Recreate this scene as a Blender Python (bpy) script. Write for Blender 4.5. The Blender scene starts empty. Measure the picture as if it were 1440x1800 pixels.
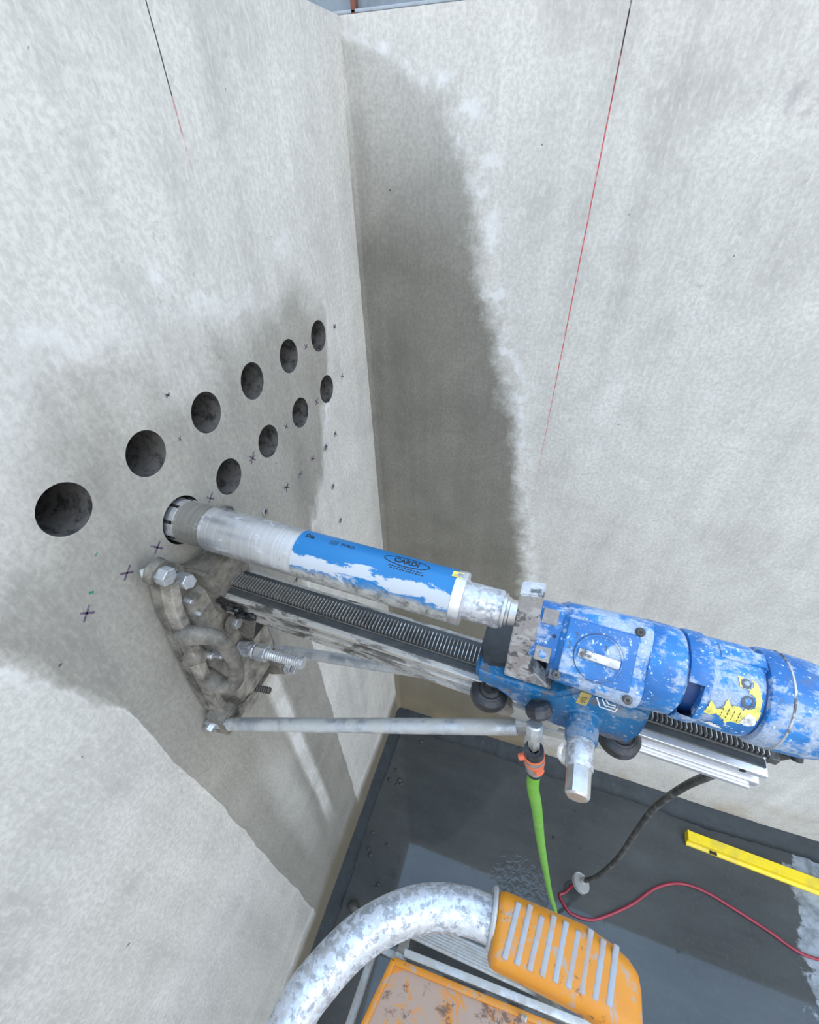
import bpy, bmesh, math, random
from mathutils import Vector, Matrix
random.seed(7)
D = bpy.data
SC = bpy.context.scene
COL = SC.collection
PI = math.pi

# ------------------------------------------------------------------ camera, sky, sun, exposure
cam_data = D.cameras.new('camera'); cam = D.objects.new('camera', cam_data); COL.objects.link(cam)
cam_data.sensor_fit = 'VERTICAL'; cam_data.sensor_height = 36.0; cam_data.lens = 15.34
cam_data.clip_start = 0.02
CR = Matrix(((0.947428, -0.186102, 0.260282), (0.318989, 0.613011, -0.722817), (-0.025038, 0.767844, 0.640148)))
cam.matrix_world = Matrix.Translation((0.5027, -1.1, 2.5)) @ CR.to_4x4()
SC.camera = cam

world = D.worlds.new('sky'); SC.world = world; world.use_nodes = True
wn = world.node_tree; wn.nodes.clear()
wo = wn.nodes.new('ShaderNodeOutputWorld'); bg = wn.nodes.new('ShaderNodeBackground')
tc = wn.nodes.new('ShaderNodeTexCoord'); sx = wn.nodes.new('ShaderNodeSeparateXYZ')
rp = wn.nodes.new('ShaderNodeValToRGB')
rp.color_ramp.elements[0].position = 0.47; rp.color_ramp.elements[0].color = (0.42, 0.42, 0.41, 1)
rp.color_ramp.elements[1].position = 0.53; rp.color_ramp.elements[1].color = (1.0, 0.97, 0.92, 1)
e = rp.color_ramp.elements.new(1.0); e.color = (0.70, 1.02, 1.46, 1)
mr = wn.nodes.new('ShaderNodeMapRange'); mr.inputs[1].default_value = -1; mr.inputs[2].default_value = 1
wn.links.new(tc.outputs['Generated'], sx.inputs[0]); wn.links.new(sx.outputs['Z'], mr.inputs[0])
wn.links.new(mr.outputs[0], rp.inputs[0]); wn.links.new(rp.outputs[0], bg.inputs[0])
bg.inputs[1].default_value = 2.0
wn.links.new(bg.outputs[0], wo.inputs[0])

sun_d = D.lights.new('sun', 'SUN'); sun_d.energy = 0.7; sun_d.angle = math.radians(35); sun_d.color = (1.0, 0.93, 0.82)
sun = D.objects.new('sun', sun_d); COL.objects.link(sun)
sun.rotation_euler = Vector((-0.45, 0.42, -0.79)).to_track_quat('-Z', 'Y').to_euler()

vs = SC.view_settings
vs.view_transform = 'Standard'; vs.look = 'None'; vs.gamma = 1.0; vs.use_curve_mapping = False; vs.exposure = -0.06

# ------------------------------------------------------------------ node helpers
class NT:
    def __init__(s, name, rough=0.6, metal=0.0):
        s.m = D.materials.new(name); s.m.use_nodes = True; s.t = s.m.node_tree
        s.b = s.t.nodes['Principled BSDF']
        s.b.inputs['Roughness'].default_value = rough; s.b.inputs['Metallic'].default_value = metal
        s.tc = s.t.nodes.new('ShaderNodeTexCoord'); s.o = s.tc.outputs['Object']
        sp = s.t.nodes.new('ShaderNodeSeparateXYZ'); s.t.links.new(s.o, sp.inputs[0]); s.X, s.Y, s.Z = sp.outputs
    def set(s, sock, v):
        if isinstance(v, bpy.types.NodeSocket): s.t.links.new(v, sock)
        elif v is not None:
            if sock.type == 'RGBA' and not hasattr(v, '__len__'): v = (v, v, v, 1)
            elif sock.type == 'RGBA' and len(v) == 3: v = (*v, 1)
            sock.default_value = v
    def scale(s, v):
        n = s.t.nodes.new('ShaderNodeMapping'); s.t.links.new(s.o, n.inputs[0]); n.inputs['Scale'].default_value = v
        return n.outputs[0]
    def noise(s, sc, det=4, rough=0.55, vec=None, dist=0.0, off=None):
        n = s.t.nodes.new('ShaderNodeTexNoise'); s.t.links.new(vec if vec else s.o, n.inputs['Vector'])
        n.inputs['Scale'].default_value = sc; n.inputs['Detail'].default_value = det
        n.inputs['Roughness'].default_value = rough; n.inputs['Distortion'].default_value = dist
        return n.outputs['Fac']
    def vor(s, sc, vec=None):
        n = s.t.nodes.new('ShaderNodeTexVoronoi'); s.t.links.new(vec if vec else s.o, n.inputs['Vector'])
        n.inputs['Scale'].default_value = sc
        return n.outputs['Distance']
    def math(s, op, a, b=0.0, c=0.0, clamp=False):
        n = s.t.nodes.new('ShaderNodeMath'); n.operation = op; n.use_clamp = clamp
        s.set(n.inputs[0], a); s.set(n.inputs[1], b); s.set(n.inputs[2], c); return n.outputs[0]
    def ss(s, v, a, b, lo=0.0, hi=1.0):
        n = s.t.nodes.new('ShaderNodeMapRange'); n.interpolation_type = 'SMOOTHSTEP'
        s.set(n.inputs[0], v); n.inputs[1].default_value = a; n.inputs[2].default_value = b
        n.inputs[3].default_value = lo; n.inputs[4].default_value = hi; return n.outputs[0]
    def mix(s, f, a, b, mode='MIX'):
        n = s.t.nodes.new('ShaderNodeMix'); n.data_type = 'RGBA'; n.blend_type = mode
        s.set(n.inputs[0], f); s.set(n.inputs[6], a); s.set(n.inputs[7], b); return n.outputs[2]
    def ramp(s, f, stops):
        n = s.t.nodes.new('ShaderNodeValToRGB'); s.set(n.inputs[0], f); cr = n.color_ramp
        while len(cr.elements) < len(stops): cr.elements.new(0.5)
        for el, (p, c) in zip(cr.elements, stops):
            el.position = p; el.color = (*c, 1) if hasattr(c, '__len__') else (c, c, c, 1)
        return n.outputs[0]
    def curve(s, v, v0, v1, o0, o1, pts):          # piecewise curve through pts: input v in [v0,v1] -> output in [o0,o1]
        t = s.ss(v, v0, v1); t.node.interpolation_type = 'LINEAR'
        n = s.t.nodes.new('ShaderNodeFloatCurve'); s.set(n.inputs['Value'], t); cu = n.mapping.curves[0]
        q = [((a - v0) / (v1 - v0), (b - o0) / (o1 - o0)) for a, b in pts]
        while len(cu.points) < len(q): cu.points.new(0.5, 0.5)
        for p, (a, b) in zip(cu.points, q): p.location = (a, b); p.handle_type = 'VECTOR'
        n.mapping.update()
        return s.math('MULTIPLY_ADD', n.outputs[0], o1 - o0, o0)
    def bump(s, h, strength=0.3, dist=0.001):
        n = s.t.nodes.new('ShaderNodeBump'); s.set(n.inputs['Height'], h)
        n.inputs['Strength'].default_value = strength; n.inputs['Distance'].default_value = dist
        s.t.links.new(n.outputs[0], s.b.inputs['Normal'])
    def col(s, c): s.set(s.b.inputs['Base Color'], c)
    def rough(s, c): s.set(s.b.inputs['Roughness'], c)
    def metal(s, c): s.set(s.b.inputs['Metallic'], c)

def concrete_base(n, tone=0.62):
    T = lambda k: (tone*k*1.01, tone*k*0.985, tone*k*0.925)
    big = n.noise(1.4, 5, 0.6); mid = n.noise(7, 7, 0.68, dist=0.5); fine = n.noise(130, 4, 0.65)
    st = n.noise(1.0, 6, 0.62, vec=n.scale((13, 13, 0.9))); grain = n.noise(1.0, 4, 0.6, vec=n.scale((150, 150, 55)))
    speck = n.noise(60, 6, 0.78)
    v = n.math('ADD', n.math('MULTIPLY', big, 0.28), n.math('MULTIPLY', mid, 0.40))
    v = n.math('ADD', v, n.math('MULTIPLY', st, 0.32))
    c = n.ramp(v, [(0.34, T(0.60)), (0.44, T(0.86)), (0.50, T(1.0)), (0.56, T(1.10)), (0.66, T(1.34))])
    c = n.mix(n.ss(fine, 0.38, 0.62, 0, 0.42), c, T(0.66))
    c = n.mix(n.ss(grain, 0.48, 0.68, 0, 0.38), c, T(1.24))
    c = n.mix(n.math('MULTIPLY', n.ss(speck, 0.54, 0.68, 0, 0.65), n.ss(n.noise(3.0, 3, 0.5), 0.42, 0.62, 0.15, 1)), c, T(0.60))
    pores = n.ss(n.noise(75, 2, 0.4), 0.775, 0.795)
    c = n.mix(n.math('MULTIPLY', pores, 0.8), c, (0.05, 0.05, 0.045))
    return c, mid, fine, st

def mat_wall_left():
    n = NT('concrete_left', 0.85)
    c, mid, fine, st = concrete_base(n, 0.59)
    wob = n.noise(7, 5, 0.6); wob2 = n.noise(2.2, 3, 0.5); drip = n.noise(1.0, 4, 0.6, vec=n.scale((1, 26, 1.6)))
    yw = n.math('ADD', n.Y, n.math('MULTIPLY', n.math('SUBTRACT', n.noise(5, 3, 0.5), 0.5), 0.035))
    ztop = n.curve(n.Y, -1.3, 0, 1.5, 2.5, [(-1.3, 2.17), (-1.1, 2.20), (-0.9, 2.255), (-0.8, 2.28), (-0.7, 2.30), (-0.48, 2.30), (-0.33, 2.27), (-0.24, 2.24), (-0.17, 2.10), (0, 1.6)])
    zlow = n.curve(yw, -1.3, 0, -0.6, 2.4, [(-1.3, 2.14), (-1.05, 2.11), (-0.99, 2.04), (-0.955, 1.90), (-0.945, 1.76), (-0.938, -0.5), (-0.545, -0.5), (-0.535, 1.55), (-0.46, 1.70), (-0.38, 1.84), (-0.27, 1.98), (-0.19, 2.22), (0, 2.4)])
    dn = n.math('MULTIPLY', n.math('SUBTRACT', n.math('ADD', wob, n.math('MULTIPLY', drip, 0.6)), 0.8), 0.35)
    a = n.ss(n.math('ADD', n.math('SUBTRACT', ztop, n.Z), n.math('MULTIPLY', n.math('SUBTRACT', n.math('ADD', wob, wob2), 1.0), 0.40)), -0.10, 0.14)
    b = n.ss(n.math('ADD', n.math('SUBTRACT', n.Z, zlow), n.math('MULTIPLY', dn, -0.8)), -0.03, 0.07)
    wet = n.math('MULTIPLY', a, b)
    # pale dry streaks left between the run-off
    s1 = n.ss(n.math('ABSOLUTE', n.math('ADD', yw, 0.702)), 0.012, 0.034, 1, 0)
    s1 = n.math('MULTIPLY', s1, n.math('MULTIPLY', n.ss(n.Z, 0.42, 0.75), n.ss(n.Z, 1.50, 1.66, 1, 0)))
    s2 = n.ss(n.math('ABSOLUTE', n.math('ADD', yw, 0.80)), 0.02, 0.07, 1, 0)
    s2 = n.math('MULTIPLY', n.math('MULTIPLY', s2, n.ss(n.Z, 0.4, 0.9)), n.ss(n.Z, 1.2, 1.45, 0.45, 0))
    wet = n.math('MULTIPLY', wet, n.math('SUBTRACT', 1.0, n.math('MAXIMUM', n.math('MULTIPLY', s1, 0.85), s2)))
    low = n.ss(n.math('ADD', n.math('ADD', n.Z, n.math('MULTIPLY', n.math('SUBTRACT', wob, 0.5), 0.12)),
                      n.math('MULTIPLY', n.Y, 0.02)), 0.13, 0.30, 1, 0)
    wet = n.math('MAXIMUM', wet, low)
    tone = n.math('MULTIPLY_ADD', drip, 0.25, 0.72)
    wc = n.mix(1.0, c, n.ramp(tone, [(0, (0.36, 0.35, 0.32)), (1, (0.60, 0.59, 0.56))]), 'MULTIPLY')
    wc = n.mix(n.math('MULTIPLY', low, 0.75), wc, (0.17, 0.14, 0.085))
    c = n.mix(wet, c, wc)
    # efflorescence on the dry edge of the stain
    rim = n.math('MULTIPLY', n.math('MULTIPLY', n.ss(wet, 0.0, 0.12), n.ss(wet, 0.1, 0.4, 1, 0)), 0.5)
    c = n.mix(n.math('MULTIPLY', rim, n.ss(wob, 0.4, 0.6)), c, (0.80, 0.80, 0.80))
    # pencil line with faint red chalk
    ln = n.math('ABSOLUTE', n.math('ADD', n.Y, n.math('ADD', 0.5025, n.math('MULTIPLY', n.math('SUBTRACT', n.noise(18, 2), 0.5), 0.002))))
    k = n.ss(ln, 0.0006, 0.0013, 1, 0)
    c = n.mix(n.math('MULTIPLY', k, n.ss(n.Z, 2.552, 2.556)), c, (0.03, 0.03, 0.03))
    kr = n.math('MULTIPLY', n.ss(ln, 0.0005, 0.0022, 1, 0), n.math('MULTIPLY', n.ss(n.Z, 2.47, 2.50), n.ss(n.Z, 2.553, 2.557, 1, 0)))
    c = n.mix(n.math('MULTIPLY', kr, n.ss(n.noise(60, 2), 0.35, 0.6, 0.15, 0.75)), c, (0.45, 0.14, 0.14))
    n.col(c); n.rough(n.ss(wet, 0, 1, 0.9, 0.55)); n.bump(n.math('ADD', fine, n.math('MULTIPLY', mid, 2.0)), 0.25, 0.0015)
    return n.m

def mat_wall_right():
    n = NT('concrete_right', 0.85)
    c, mid, fine, st = concrete_base(n, 0.595)
    wob = n.noise(9, 6, 0.7); drip = n.noise(1.0, 4, 0.6, vec=n.scale((20, 1, 1.6)))
    xb = n.curve(n.Z, 0, 2.7, -0.2, 1.0, [(0, 0.80), (0.2, 0.76), (0.5, 0.64), (0.9, 0.60), (1.26, 0.54), (1.47, 0.49), (1.72, 0.455), (1.89, 0.415), (2.06, 0.375), (2.18, 0.33), (2.34, 0.27), (2.48, 0.25), (2.58, 0.20), (2.63, 0.10), (2.655, 0.02), (2.7, -0.15)])
    d = n.math('ADD', n.math('SUBTRACT', xb, n.X), n.math('MULTIPLY', n.math('SUBTRACT', wob, 0.5), 0.16))
    wet = n.math('MULTIPLY', n.ss(d, -0.03, 0.035), n.ss(n.Z, 2.25, 2.66, 1.0, 0.30))
    tone = n.math('MULTIPLY_ADD', drip, 0.30, n.math('MULTIPLY', wob, 0.3))
    wc = n.mix(1.0, c, n.ramp(tone, [(0.1, (0.27, 0.26, 0.23)), (0.5, (0.42, 0.415, 0.385))]), 'MULTIPLY')
    wc = n.mix(n.ss(n.Z, 0.2, 1.7, 0.55, 0.0), wc, (0.19, 0.155, 0.095))
    edge = n.math('MULTIPLY', n.ss(d, -0.09, -0.02), n.ss(d, -0.01, 0.02, 1, 0))
    c = n.mix(n.math('MULTIPLY', edge, n.ss(n.noise(24, 4, 0.6), 0.45, 0.65, 0, 0.7)), c, (0.78, 0.79, 0.79))
    c = n.mix(wet, c, wc)
    # rusty dirt marks just above the floor fillet
    lowz = n.ss(n.math('ADD', n.Z, n.math('MULTIPLY', n.noise(4, 3), 0.2)), 0.14, 0.42, 1, 0)
    c = n.mix(n.math('MULTIPLY', lowz, n.ss(n.noise(3.5, 4, 0.6), 0.40, 0.62, 0.1, 0.75)), c, (0.36, 0.28, 0.17))
    flecks = n.ss(n.noise(1.0, 3, 0.6, vec=n.scale((45, 1, 160))), 0.63, 0.68)
    c = n.mix(n.math('MULTIPLY', n.math('MULTIPLY', lowz, flecks), 0.8), c, (0.10, 0.09, 0.07))
    # violet smudge high on the wall
    sm = n.math('ADD', n.math('POWER', n.math('MULTIPLY', n.math('SUBTRACT', n.X, 0.84), 7.0), 2.0), n.math('POWER', n.math('MULTIPLY', n.math('SUBTRACT', n.Z, 2.545), 26.0), 2.0))
    c = n.mix(n.math('MULTIPLY', n.ss(sm, 0.0, 1.0, 1, 0), n.ss(n.noise(30, 4), 0.48, 0.62, 0, 0.55)), c, (0.32, 0.28, 0.30))
    # chalk line: black at the top, then red, fading downwards
    ln = n.math('ABSOLUTE', n.math('SUBTRACT', n.X, n.math('ADD', 0.505, n.math('MULTIPLY', n.math('SUBTRACT', n.noise(30, 2), 0.5), 0.0008))))
    halo = n.math('MULTIPLY', n.ss(ln, 0.001, 0.006, 1, 0), n.math('MULTIPLY', n.ss(n.noise(40, 3), 0.45, 0.65, 0, 0.35), n.ss(n.Z, 1.9, 2.5)))
    c = n.mix(halo, c, (0.62, 0.30, 0.30))
    k = n.math('MULTIPLY', n.ss(ln, 0.0007, 0.0015, 1, 0), n.math('MULTIPLY', n.ss(n.Z, 1.60, 2.15), n.ss(n.noise(90, 2), 0.3, 0.5, 0.55, 1)))
    c = n.mix(k, c, n.ramp(n.ss(n.Z, 2.50, 2.64), [(0.0, (0.50, 0.07, 0.08)), (0.6, (0.25, 0.04, 0.05)), (1, (0.025, 0.02, 0.02))]))
    n.col(c); n.rough(n.ss(wet, 0, 1, 0.9, 0.6)); n.bump(n.math('ADD', fine, n.math('MULTIPLY', mid, 2.0)), 0.25, 0.0015)
    return n.m

def mat_floor():
    n = NT('wet_floor', 0.03)
    a = n.noise(2.2, 5, 0.6); f = n.noise(60, 5, 0.7); st = n.noise(1.0, 4, 0.6, vec=n.scale((3, 12, 1)))
    c = n.ramp(n.math('ADD', n.math('MULTIPLY', a, 0.6), n.math('MULTIPLY', st, 0.4)), [(0.3, (0.030, 0.034, 0.036)), (0.7, (0.066, 0.072, 0.072))])
    c = n.mix(n.ss(f, 0.5, 0.72, 0, 0.25), c, (0.10, 0.105, 0.10))
    pit = n.ss(n.noise(22, 2, 0.4), 0.76, 0.79)
    c = n.mix(pit, c, (0.012, 0.012, 0.012))
    e = n.math('ADD', n.math('ADD', n.X, n.math('MULTIPLY', n.math('ADD', n.Y, 0.25), -0.10)), n.math('MULTIPLY', n.math('SUBTRACT', n.noise(9, 5, 0.65), 0.5), 0.30))
    dry = n.ss(e, 1.875, 1.90)
    c = n.mix(n.math('MULTIPLY', dry, n.ss(n.noise(14, 5, 0.7), 0.35, 0.6, 0.35, 0.95)), c, (0.30, 0.33, 0.36))
    n.col(c); n.rough(n.ss(dry, 0, 1, 0.035, 0.4)); n.b.inputs['IOR'].default_value = 1.52
    r2 = n.math('ADD', n.math('POWER', n.math('SUBTRACT', n.X, 0.77), 2.0), n.math('POWER', n.math('ADD', n.Y, 0.55), 2.0))
    n.bump(n.math('ADD', n.math('MULTIPLY', n.noise(34, 2, 0.5, dist=1.0), n.ss(r2, 0.0, 0.022, 1, 0)), n.math('MULTIPLY', a, 0.02)), 0.55, 0.006)
    return n.m

def mat_skirt():
    n = NT('dark_fillet_coat', 0.6)
    c = n.ramp(n.noise(14, 6, 0.7), [(0.35, (0.008, 0.012, 0.015)), (0.65, (0.021, 0.028, 0.033))])
    c = n.mix(n.ss(n.noise(50, 5, 0.7), 0.66, 0.72, 0, 0.5), c, (0.12, 0.135, 0.15))
    n.col(c); n.bump(n.noise(45, 5, 0.6), 0.5, 0.004); return n.m

def mat_steel(name, base=(0.55, 0.56, 0.58), rough=0.35, metal=0.85, dirt=0.4, dcol=(0.34, 0.33, 0.31), sc=40, lo=0.45, hi=0.62, grease=0.0):
    n = NT(name, rough, metal)
    m = n.noise(sc, 6, 0.7, dist=0.6); k = n.ss(m, lo, hi, 0, dirt)
    c = n.mix(n.ss(n.noise(sc*4, 4, 0.7), 0.4, 0.7, 0, 0.35), base, tuple(x*0.6 for x in base))
    c = n.mix(k, c, dcol)
    if grease: 
        g = n.ss(n.noise(sc*0.8, 5, 0.7), 0.52, 0.60, 0, grease); c = n.mix(g, c, (0.03, 0.028, 0.026))
        n.metal(n.math('MULTIPLY', n.math('SUBTRACT', 1.0, n.math('MAXIMUM', k, g)), metal))
    else: n.metal(n.math('MULTIPLY', n.math('SUBTRACT', 1.0, k), metal))
    n.col(c); n.rough(n.math('MULTIPLY_ADD', k, 0.4, rough)); n.bump(m, 0.2, 0.0008); return n.m

def mat_paint(name, blue=(0.012, 0.12, 0.36), slurry=(0.44, 0.50, 0.60), amt=0.5, sc=30, grime=0.35, rough=0.35):
    n = NT(name, rough)
    m = n.noise(sc, 8, 0.74, dist=0.25); m2 = n.noise(sc*0.3, 4, 0.6); sp = n.noise(sc*4.5, 5, 0.72)
    streak = n.noise(1.0, 5, 0.7, vec=n.scale((sc*0.6, sc*2.2, sc*1.2)))
    w = n.math('ADD', n.math('MULTIPLY', m, 0.6), n.math('ADD', n.math('MULTIPLY', m2, 0.35), n.math('MULTIPLY', streak, 0.35)))
    k = n.ss(w, 0.76 - amt*0.17, 0.83 - amt*0.16, 0, 0.85)
    c = n.mix(n.ss(m2, 0.35, 0.65), blue, (blue[0]*1.5, blue[1]*1.7, blue[2]*1.45))
    c = n.mix(k, c, n.mix(n.ss(sp, 0.4, 0.6), slurry, tuple(x*0.72 for x in slurry)))
    c = n.mix(n.ss(sp, 0.60, 0.66, 0, 0.85), c, tuple(min(1, x*1.5) for x in slurry))
    g = n.noise(sc*0.8, 6, 0.75)
    c = n.mix(n.ss(g, 0.54, 0.66, 0, grime), c, (0.13, 0.115, 0.10))
    n.col(c); n.rough(n.math('MULTIPLY_ADD', k, 0.35, rough)); n.bump(n.math('ADD', m, n.math('MULTIPLY', sp, 0.4)), 0.3, 0.0008); return n.m

def mat_bit_paint():       # blue sleeve, worn away on the top side in flakes, slurry-grey on the underside
    n = NT('worn_blue_sleeve', 0.35)
    ang = n.math('ARCTAN2', n.Z, n.math('MULTIPLY', n.Y, -1.0))       # 0 = towards -y, + = up
    st = n.noise(1.0, 7, 0.72, vec=n.scale((16, 42, 42)), dist=0.6)
    lw = n.noise(1.0, 3, 0.5, vec=n.scale((9, 1, 1)))
    d = n.math('ABSOLUTE', n.math('SUBTRACT', ang, n.math('MULTIPLY_ADD', lw, 0.7, 0.35)))
    k = n.ss(n.math('SUBTRACT', n.math('MULTIPLY', st, 1.0), n.math('MULTIPLY', d, 0.42)), 0.36, 0.42)
    b = n.mix(n.noise(20, 4), (0.005, 0.125, 0.33), (0.008, 0.18, 0.43))
    c = n.mix(k, b, (0.45, 0.48, 0.52))
    low = n.ss(n.math('ADD', ang, n.math('MULTIPLY', n.math('SUBTRACT', st, 0.5), 1.1)), 0.12, 0.42, 1, 0)
    g = n.ramp(n.noise(60, 6, 0.75), [(0.36, (0.07, 0.065, 0.06)), (0.45, (0.25, 0.25, 0.24)), (0.6, (0.40, 0.40, 0.385))])
    c = n.mix(low, c, g)
    n.col(c); n.rough(n.ss(k, 0, 1, 0.3, 0.5)); n.bump(st, 0.2, 0.0006); return n.m

def mat_turned(name, base, rough):
    n = NT(name, rough, 0.85)
    r = n.noise(1.0, 6, 0.7, vec=n.scale((260, 4, 4))); sm = n.noise(1.0, 5, 0.7, vec=n.scale((30, 55, 55)))
    c = n.mix(n.ss(r, 0.3, 0.7), tuple(x*0.74 for x in base), base)
    k = n.ss(sm, 0.56, 0.66, 0, 0.5); c = n.mix(k, c, (0.55, 0.57, 0.61))
    c = n.mix(n.ss(n.noise(45, 6, 0.75), 0.62, 0.70, 0, 0.6), c, (0.12, 0.11, 0.10))
    n.col(c); n.metal(n.math('MULTIPLY_ADD', k, -0.6, 0.85)); n.rough(n.math('MULTIPLY_ADD', k, 0.3, rough)); n.bump(r, 0.12, 0.0004); return n.m

def mat_plain(name, col, rough=0.5, metal=0.0, var=0.35, sc=60, dark=None):
    n = NT(name, rough, metal); dark = dark or tuple(x*0.45 for x in col)
    n.col(n.mix(n.ss(n.noise(sc, 5, 0.7), 0.42, 0.68, 0, var), col, dark)); n.bump(n.noise(sc*2, 3), 0.15, 0.0006); return n.m

def mat_dusty_cast(name='slurry_dusted_casting', g=1.0):
    n = NT(name, 0.75)
    m = n.noise(24, 6, 0.7); c = n.ramp(m, [(0.32, (0.05*g, 0.047*g, 0.043*g)), (0.46, (0.14*g, 0.13*g, 0.113*g)), (0.62, (0.25*g, 0.232*g, 0.20*g))])
    c = n.mix(n.ss(n.noise(110, 4, 0.7), 0.64, 0.70, 0, 0.8), c, (0.03, 0.028, 0.025))
    c = n.mix(n.ss(n.noise(9, 4, 0.6), 0.55, 0.7, 0, 0.6), c, (0.10, 0.11, 0.125))
    n.col(c); n.metal(0.15); n.bump(n.noise(60, 6, 0.7), 0.5, 0.0015); return n.m

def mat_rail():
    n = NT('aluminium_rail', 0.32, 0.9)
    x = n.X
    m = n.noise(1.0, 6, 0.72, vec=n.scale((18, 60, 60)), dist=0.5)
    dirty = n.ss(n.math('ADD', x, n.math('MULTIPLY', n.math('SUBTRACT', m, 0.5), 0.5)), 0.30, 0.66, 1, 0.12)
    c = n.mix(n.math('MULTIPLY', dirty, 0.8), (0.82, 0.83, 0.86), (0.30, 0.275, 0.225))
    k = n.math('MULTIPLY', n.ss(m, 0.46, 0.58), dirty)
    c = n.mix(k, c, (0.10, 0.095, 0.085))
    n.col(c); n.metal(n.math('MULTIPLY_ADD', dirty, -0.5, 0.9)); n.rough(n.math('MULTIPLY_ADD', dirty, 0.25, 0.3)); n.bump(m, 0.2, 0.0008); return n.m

def mat_orange(name, worn=0.5, sc=30):
    n = NT(name, 0.45)
    m = n.noise(sc, 6, 0.7, dist=0.8); m2 = n.noise(sc*0.5, 4, 0.6)
    c = n.mix(m2, (0.50, 0.165, 0.006), (0.62, 0.25, 0.010))
    c = n.mix(n.ss(m, 0.62-worn*0.22, 0.72-worn*0.22, 0, 0.8), c, (0.30, 0.265, 0.24))
    c = n.mix(n.ss(n.noise(sc*0.8, 5, 0.75), 0.60-worn*0.05, 0.68-worn*0.05, 0, 0.8), c, (0.10, 0.045, 0.02))
    n.col(c); n.bump(m, 0.2, 0.0008); return n.m

MAT = {}
MAT['left'] = mat_wall_left(); MAT['right'] = mat_wall_right(); MAT['floor'] = mat_floor(); MAT['skirt'] = mat_skirt()
MAT['steel'] = mat_steel('worn_steel'); MAT['bright'] = mat_steel('brushed_steel_bit', (0.66, 0.68, 0.72), 0.30, 0.9, 0.5, (0.55, 0.56, 0.58), 26, 0.5, 0.66)
MAT['bitend'] = mat_turned('scraped_bit_end', (0.50, 0.49, 0.47), 0.30)
MAT['barrel'] = mat_turned('turned_bit_barrel', (0.84, 0.86, 0.90), 0.30)
MAT['zinc'] = mat_steel('zinc_tube', (0.55, 0.58, 0.62), 0.35, 0.7, 0.75, (0.42, 0.41, 0.37), 18, 0.42, 0.6, 0.25)
MAT['strap'] = mat_steel('greasy_strap_steel', (0.60, 0.60, 0.61), 0.38, 0.8, 0.7, (0.42, 0.42, 0.43), 55, 0.45, 0.6, 0.85)
MAT['chrome'] = mat_steel('bright_shaft_steel', (0.66, 0.65, 0.63), 0.32, 0.9, 0.15, sc=30)
MAT['hoop'] = mat_steel('scuffed_aluminium_tube', (0.60, 0.62, 0.66), 0.30, 0.75, 0.85, (0.46, 0.47, 0.49), 120, 0.46, 0.58, 0.45)
MAT['alu'] = mat_steel('dull_aluminium', (0.50, 0.51, 0.51), 0.45, 0.6, 0.6, (0.40, 0.39, 0.36), 30, 0.4, 0.6)
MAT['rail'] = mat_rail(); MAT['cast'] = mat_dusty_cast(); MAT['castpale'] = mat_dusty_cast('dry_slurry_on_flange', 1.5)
MAT['bitpaint'] = mat_bit_paint()
MAT['blue'] = mat_paint('slurry_splashed_blue', amt=0.82, sc=46); MAT['blue2'] = mat_paint('slurry_film_blue', amt=0.66, sc=40, grime=0.3)
MAT['carr'] = mat_paint('carriage_blue', (0.008, 0.075, 0.20), (0.22, 0.27, 0.34), 0.42, 34, 0.85)
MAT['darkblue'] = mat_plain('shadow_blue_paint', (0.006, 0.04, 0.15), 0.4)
MAT['black'] = mat_plain('black_rubber', (0.018, 0.019, 0.022), 0.45, 0, 0.5, 40, (0.10, 0.10, 0.11))
MAT['rack'] = mat_steel('oiled_rack_steel', (0.16, 0.155, 0.15), 0.32, 0.9, 0.5, (0.03, 0.03, 0.03), 30)
MAT['teeth'] = mat_steel('worn_tooth_steel', (0.58, 0.57, 0.55), 0.30, 0.8, 0.7, (0.06, 0.06, 0.058), 22, 0.44, 0.62)
MAT['rackbed'] = mat_plain('grease_and_hollow_black', (0.012, 0.012, 0.012), 0.4)  # black of the grease clumps, also painted in for the dark inside holes
MAT['grease'] = mat_plain('greasy_black_casting', (0.030, 0.034, 0.036), 0.4, 0.1, 0.6, 26, (0.075, 0.08, 0.08))
MAT['green'] = mat_plain('green_hose', (0.16, 0.45, 0.04), 0.4, 0, 0.55, 30, (0.32, 0.48, 0.17))
MAT['hgrey'] = mat_plain('grey_plastic', (0.22, 0.20, 0.19), 0.4, 0, 0.6, 50, (0.42, 0.40, 0.38))
MAT['horange'] = mat_plain('orange_red_plastic', (0.75, 0.16, 0.07), 0.4, 0, 0.3)
MAT['cable'] = mat_plain('dusty_black_cable', (0.045, 0.043, 0.040), 0.5, 0, 0.7, 30, (0.20, 0.19, 0.18))
MAT['redcable'] = mat_plain('red_cable', (0.30, 0.022, 0.045), 0.3, 0, 0.5, 25, (0.10, 0.012, 0.02))
MAT['yellow'] = mat_plain('yellow_level_paint', (0.86, 0.63, 0.008), 0.4, 0, 0.6, 18, (0.55, 0.42, 0.07))
MAT['sticker'] = mat_plain('yellow_sticker', (0.86, 0.76, 0.16), 0.5, 0, 0.8, 120, (0.40, 0.36, 0.10))
MAT['wsticker'] = mat_plain('white_sticker', (0.74, 0.74, 0.72), 0.5, 0, 0.9, 90, (0.10, 0.10, 0.10))
MAT['brass'] = mat_plain('brass_plate', (0.50, 0.38, 0.12), 0.45, 0.2, 0.5)
MAT['ink'] = mat_plain('black_print', (0.012, 0.013, 0.02), 0.6)
MAT['white'] = mat_plain('white_print', (0.75, 0.76, 0.76), 0.5, 0, 0.3)
MAT['embossed'] = mat_plain('embossed_grey_blue', (0.085, 0.095, 0.12), 0.5)
MAT['marker'] = mat_plain('violet_marker', (0.085, 0.055, 0.105), 0.8, 0, 0.9, 200, (0.22, 0.20, 0.23))
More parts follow.
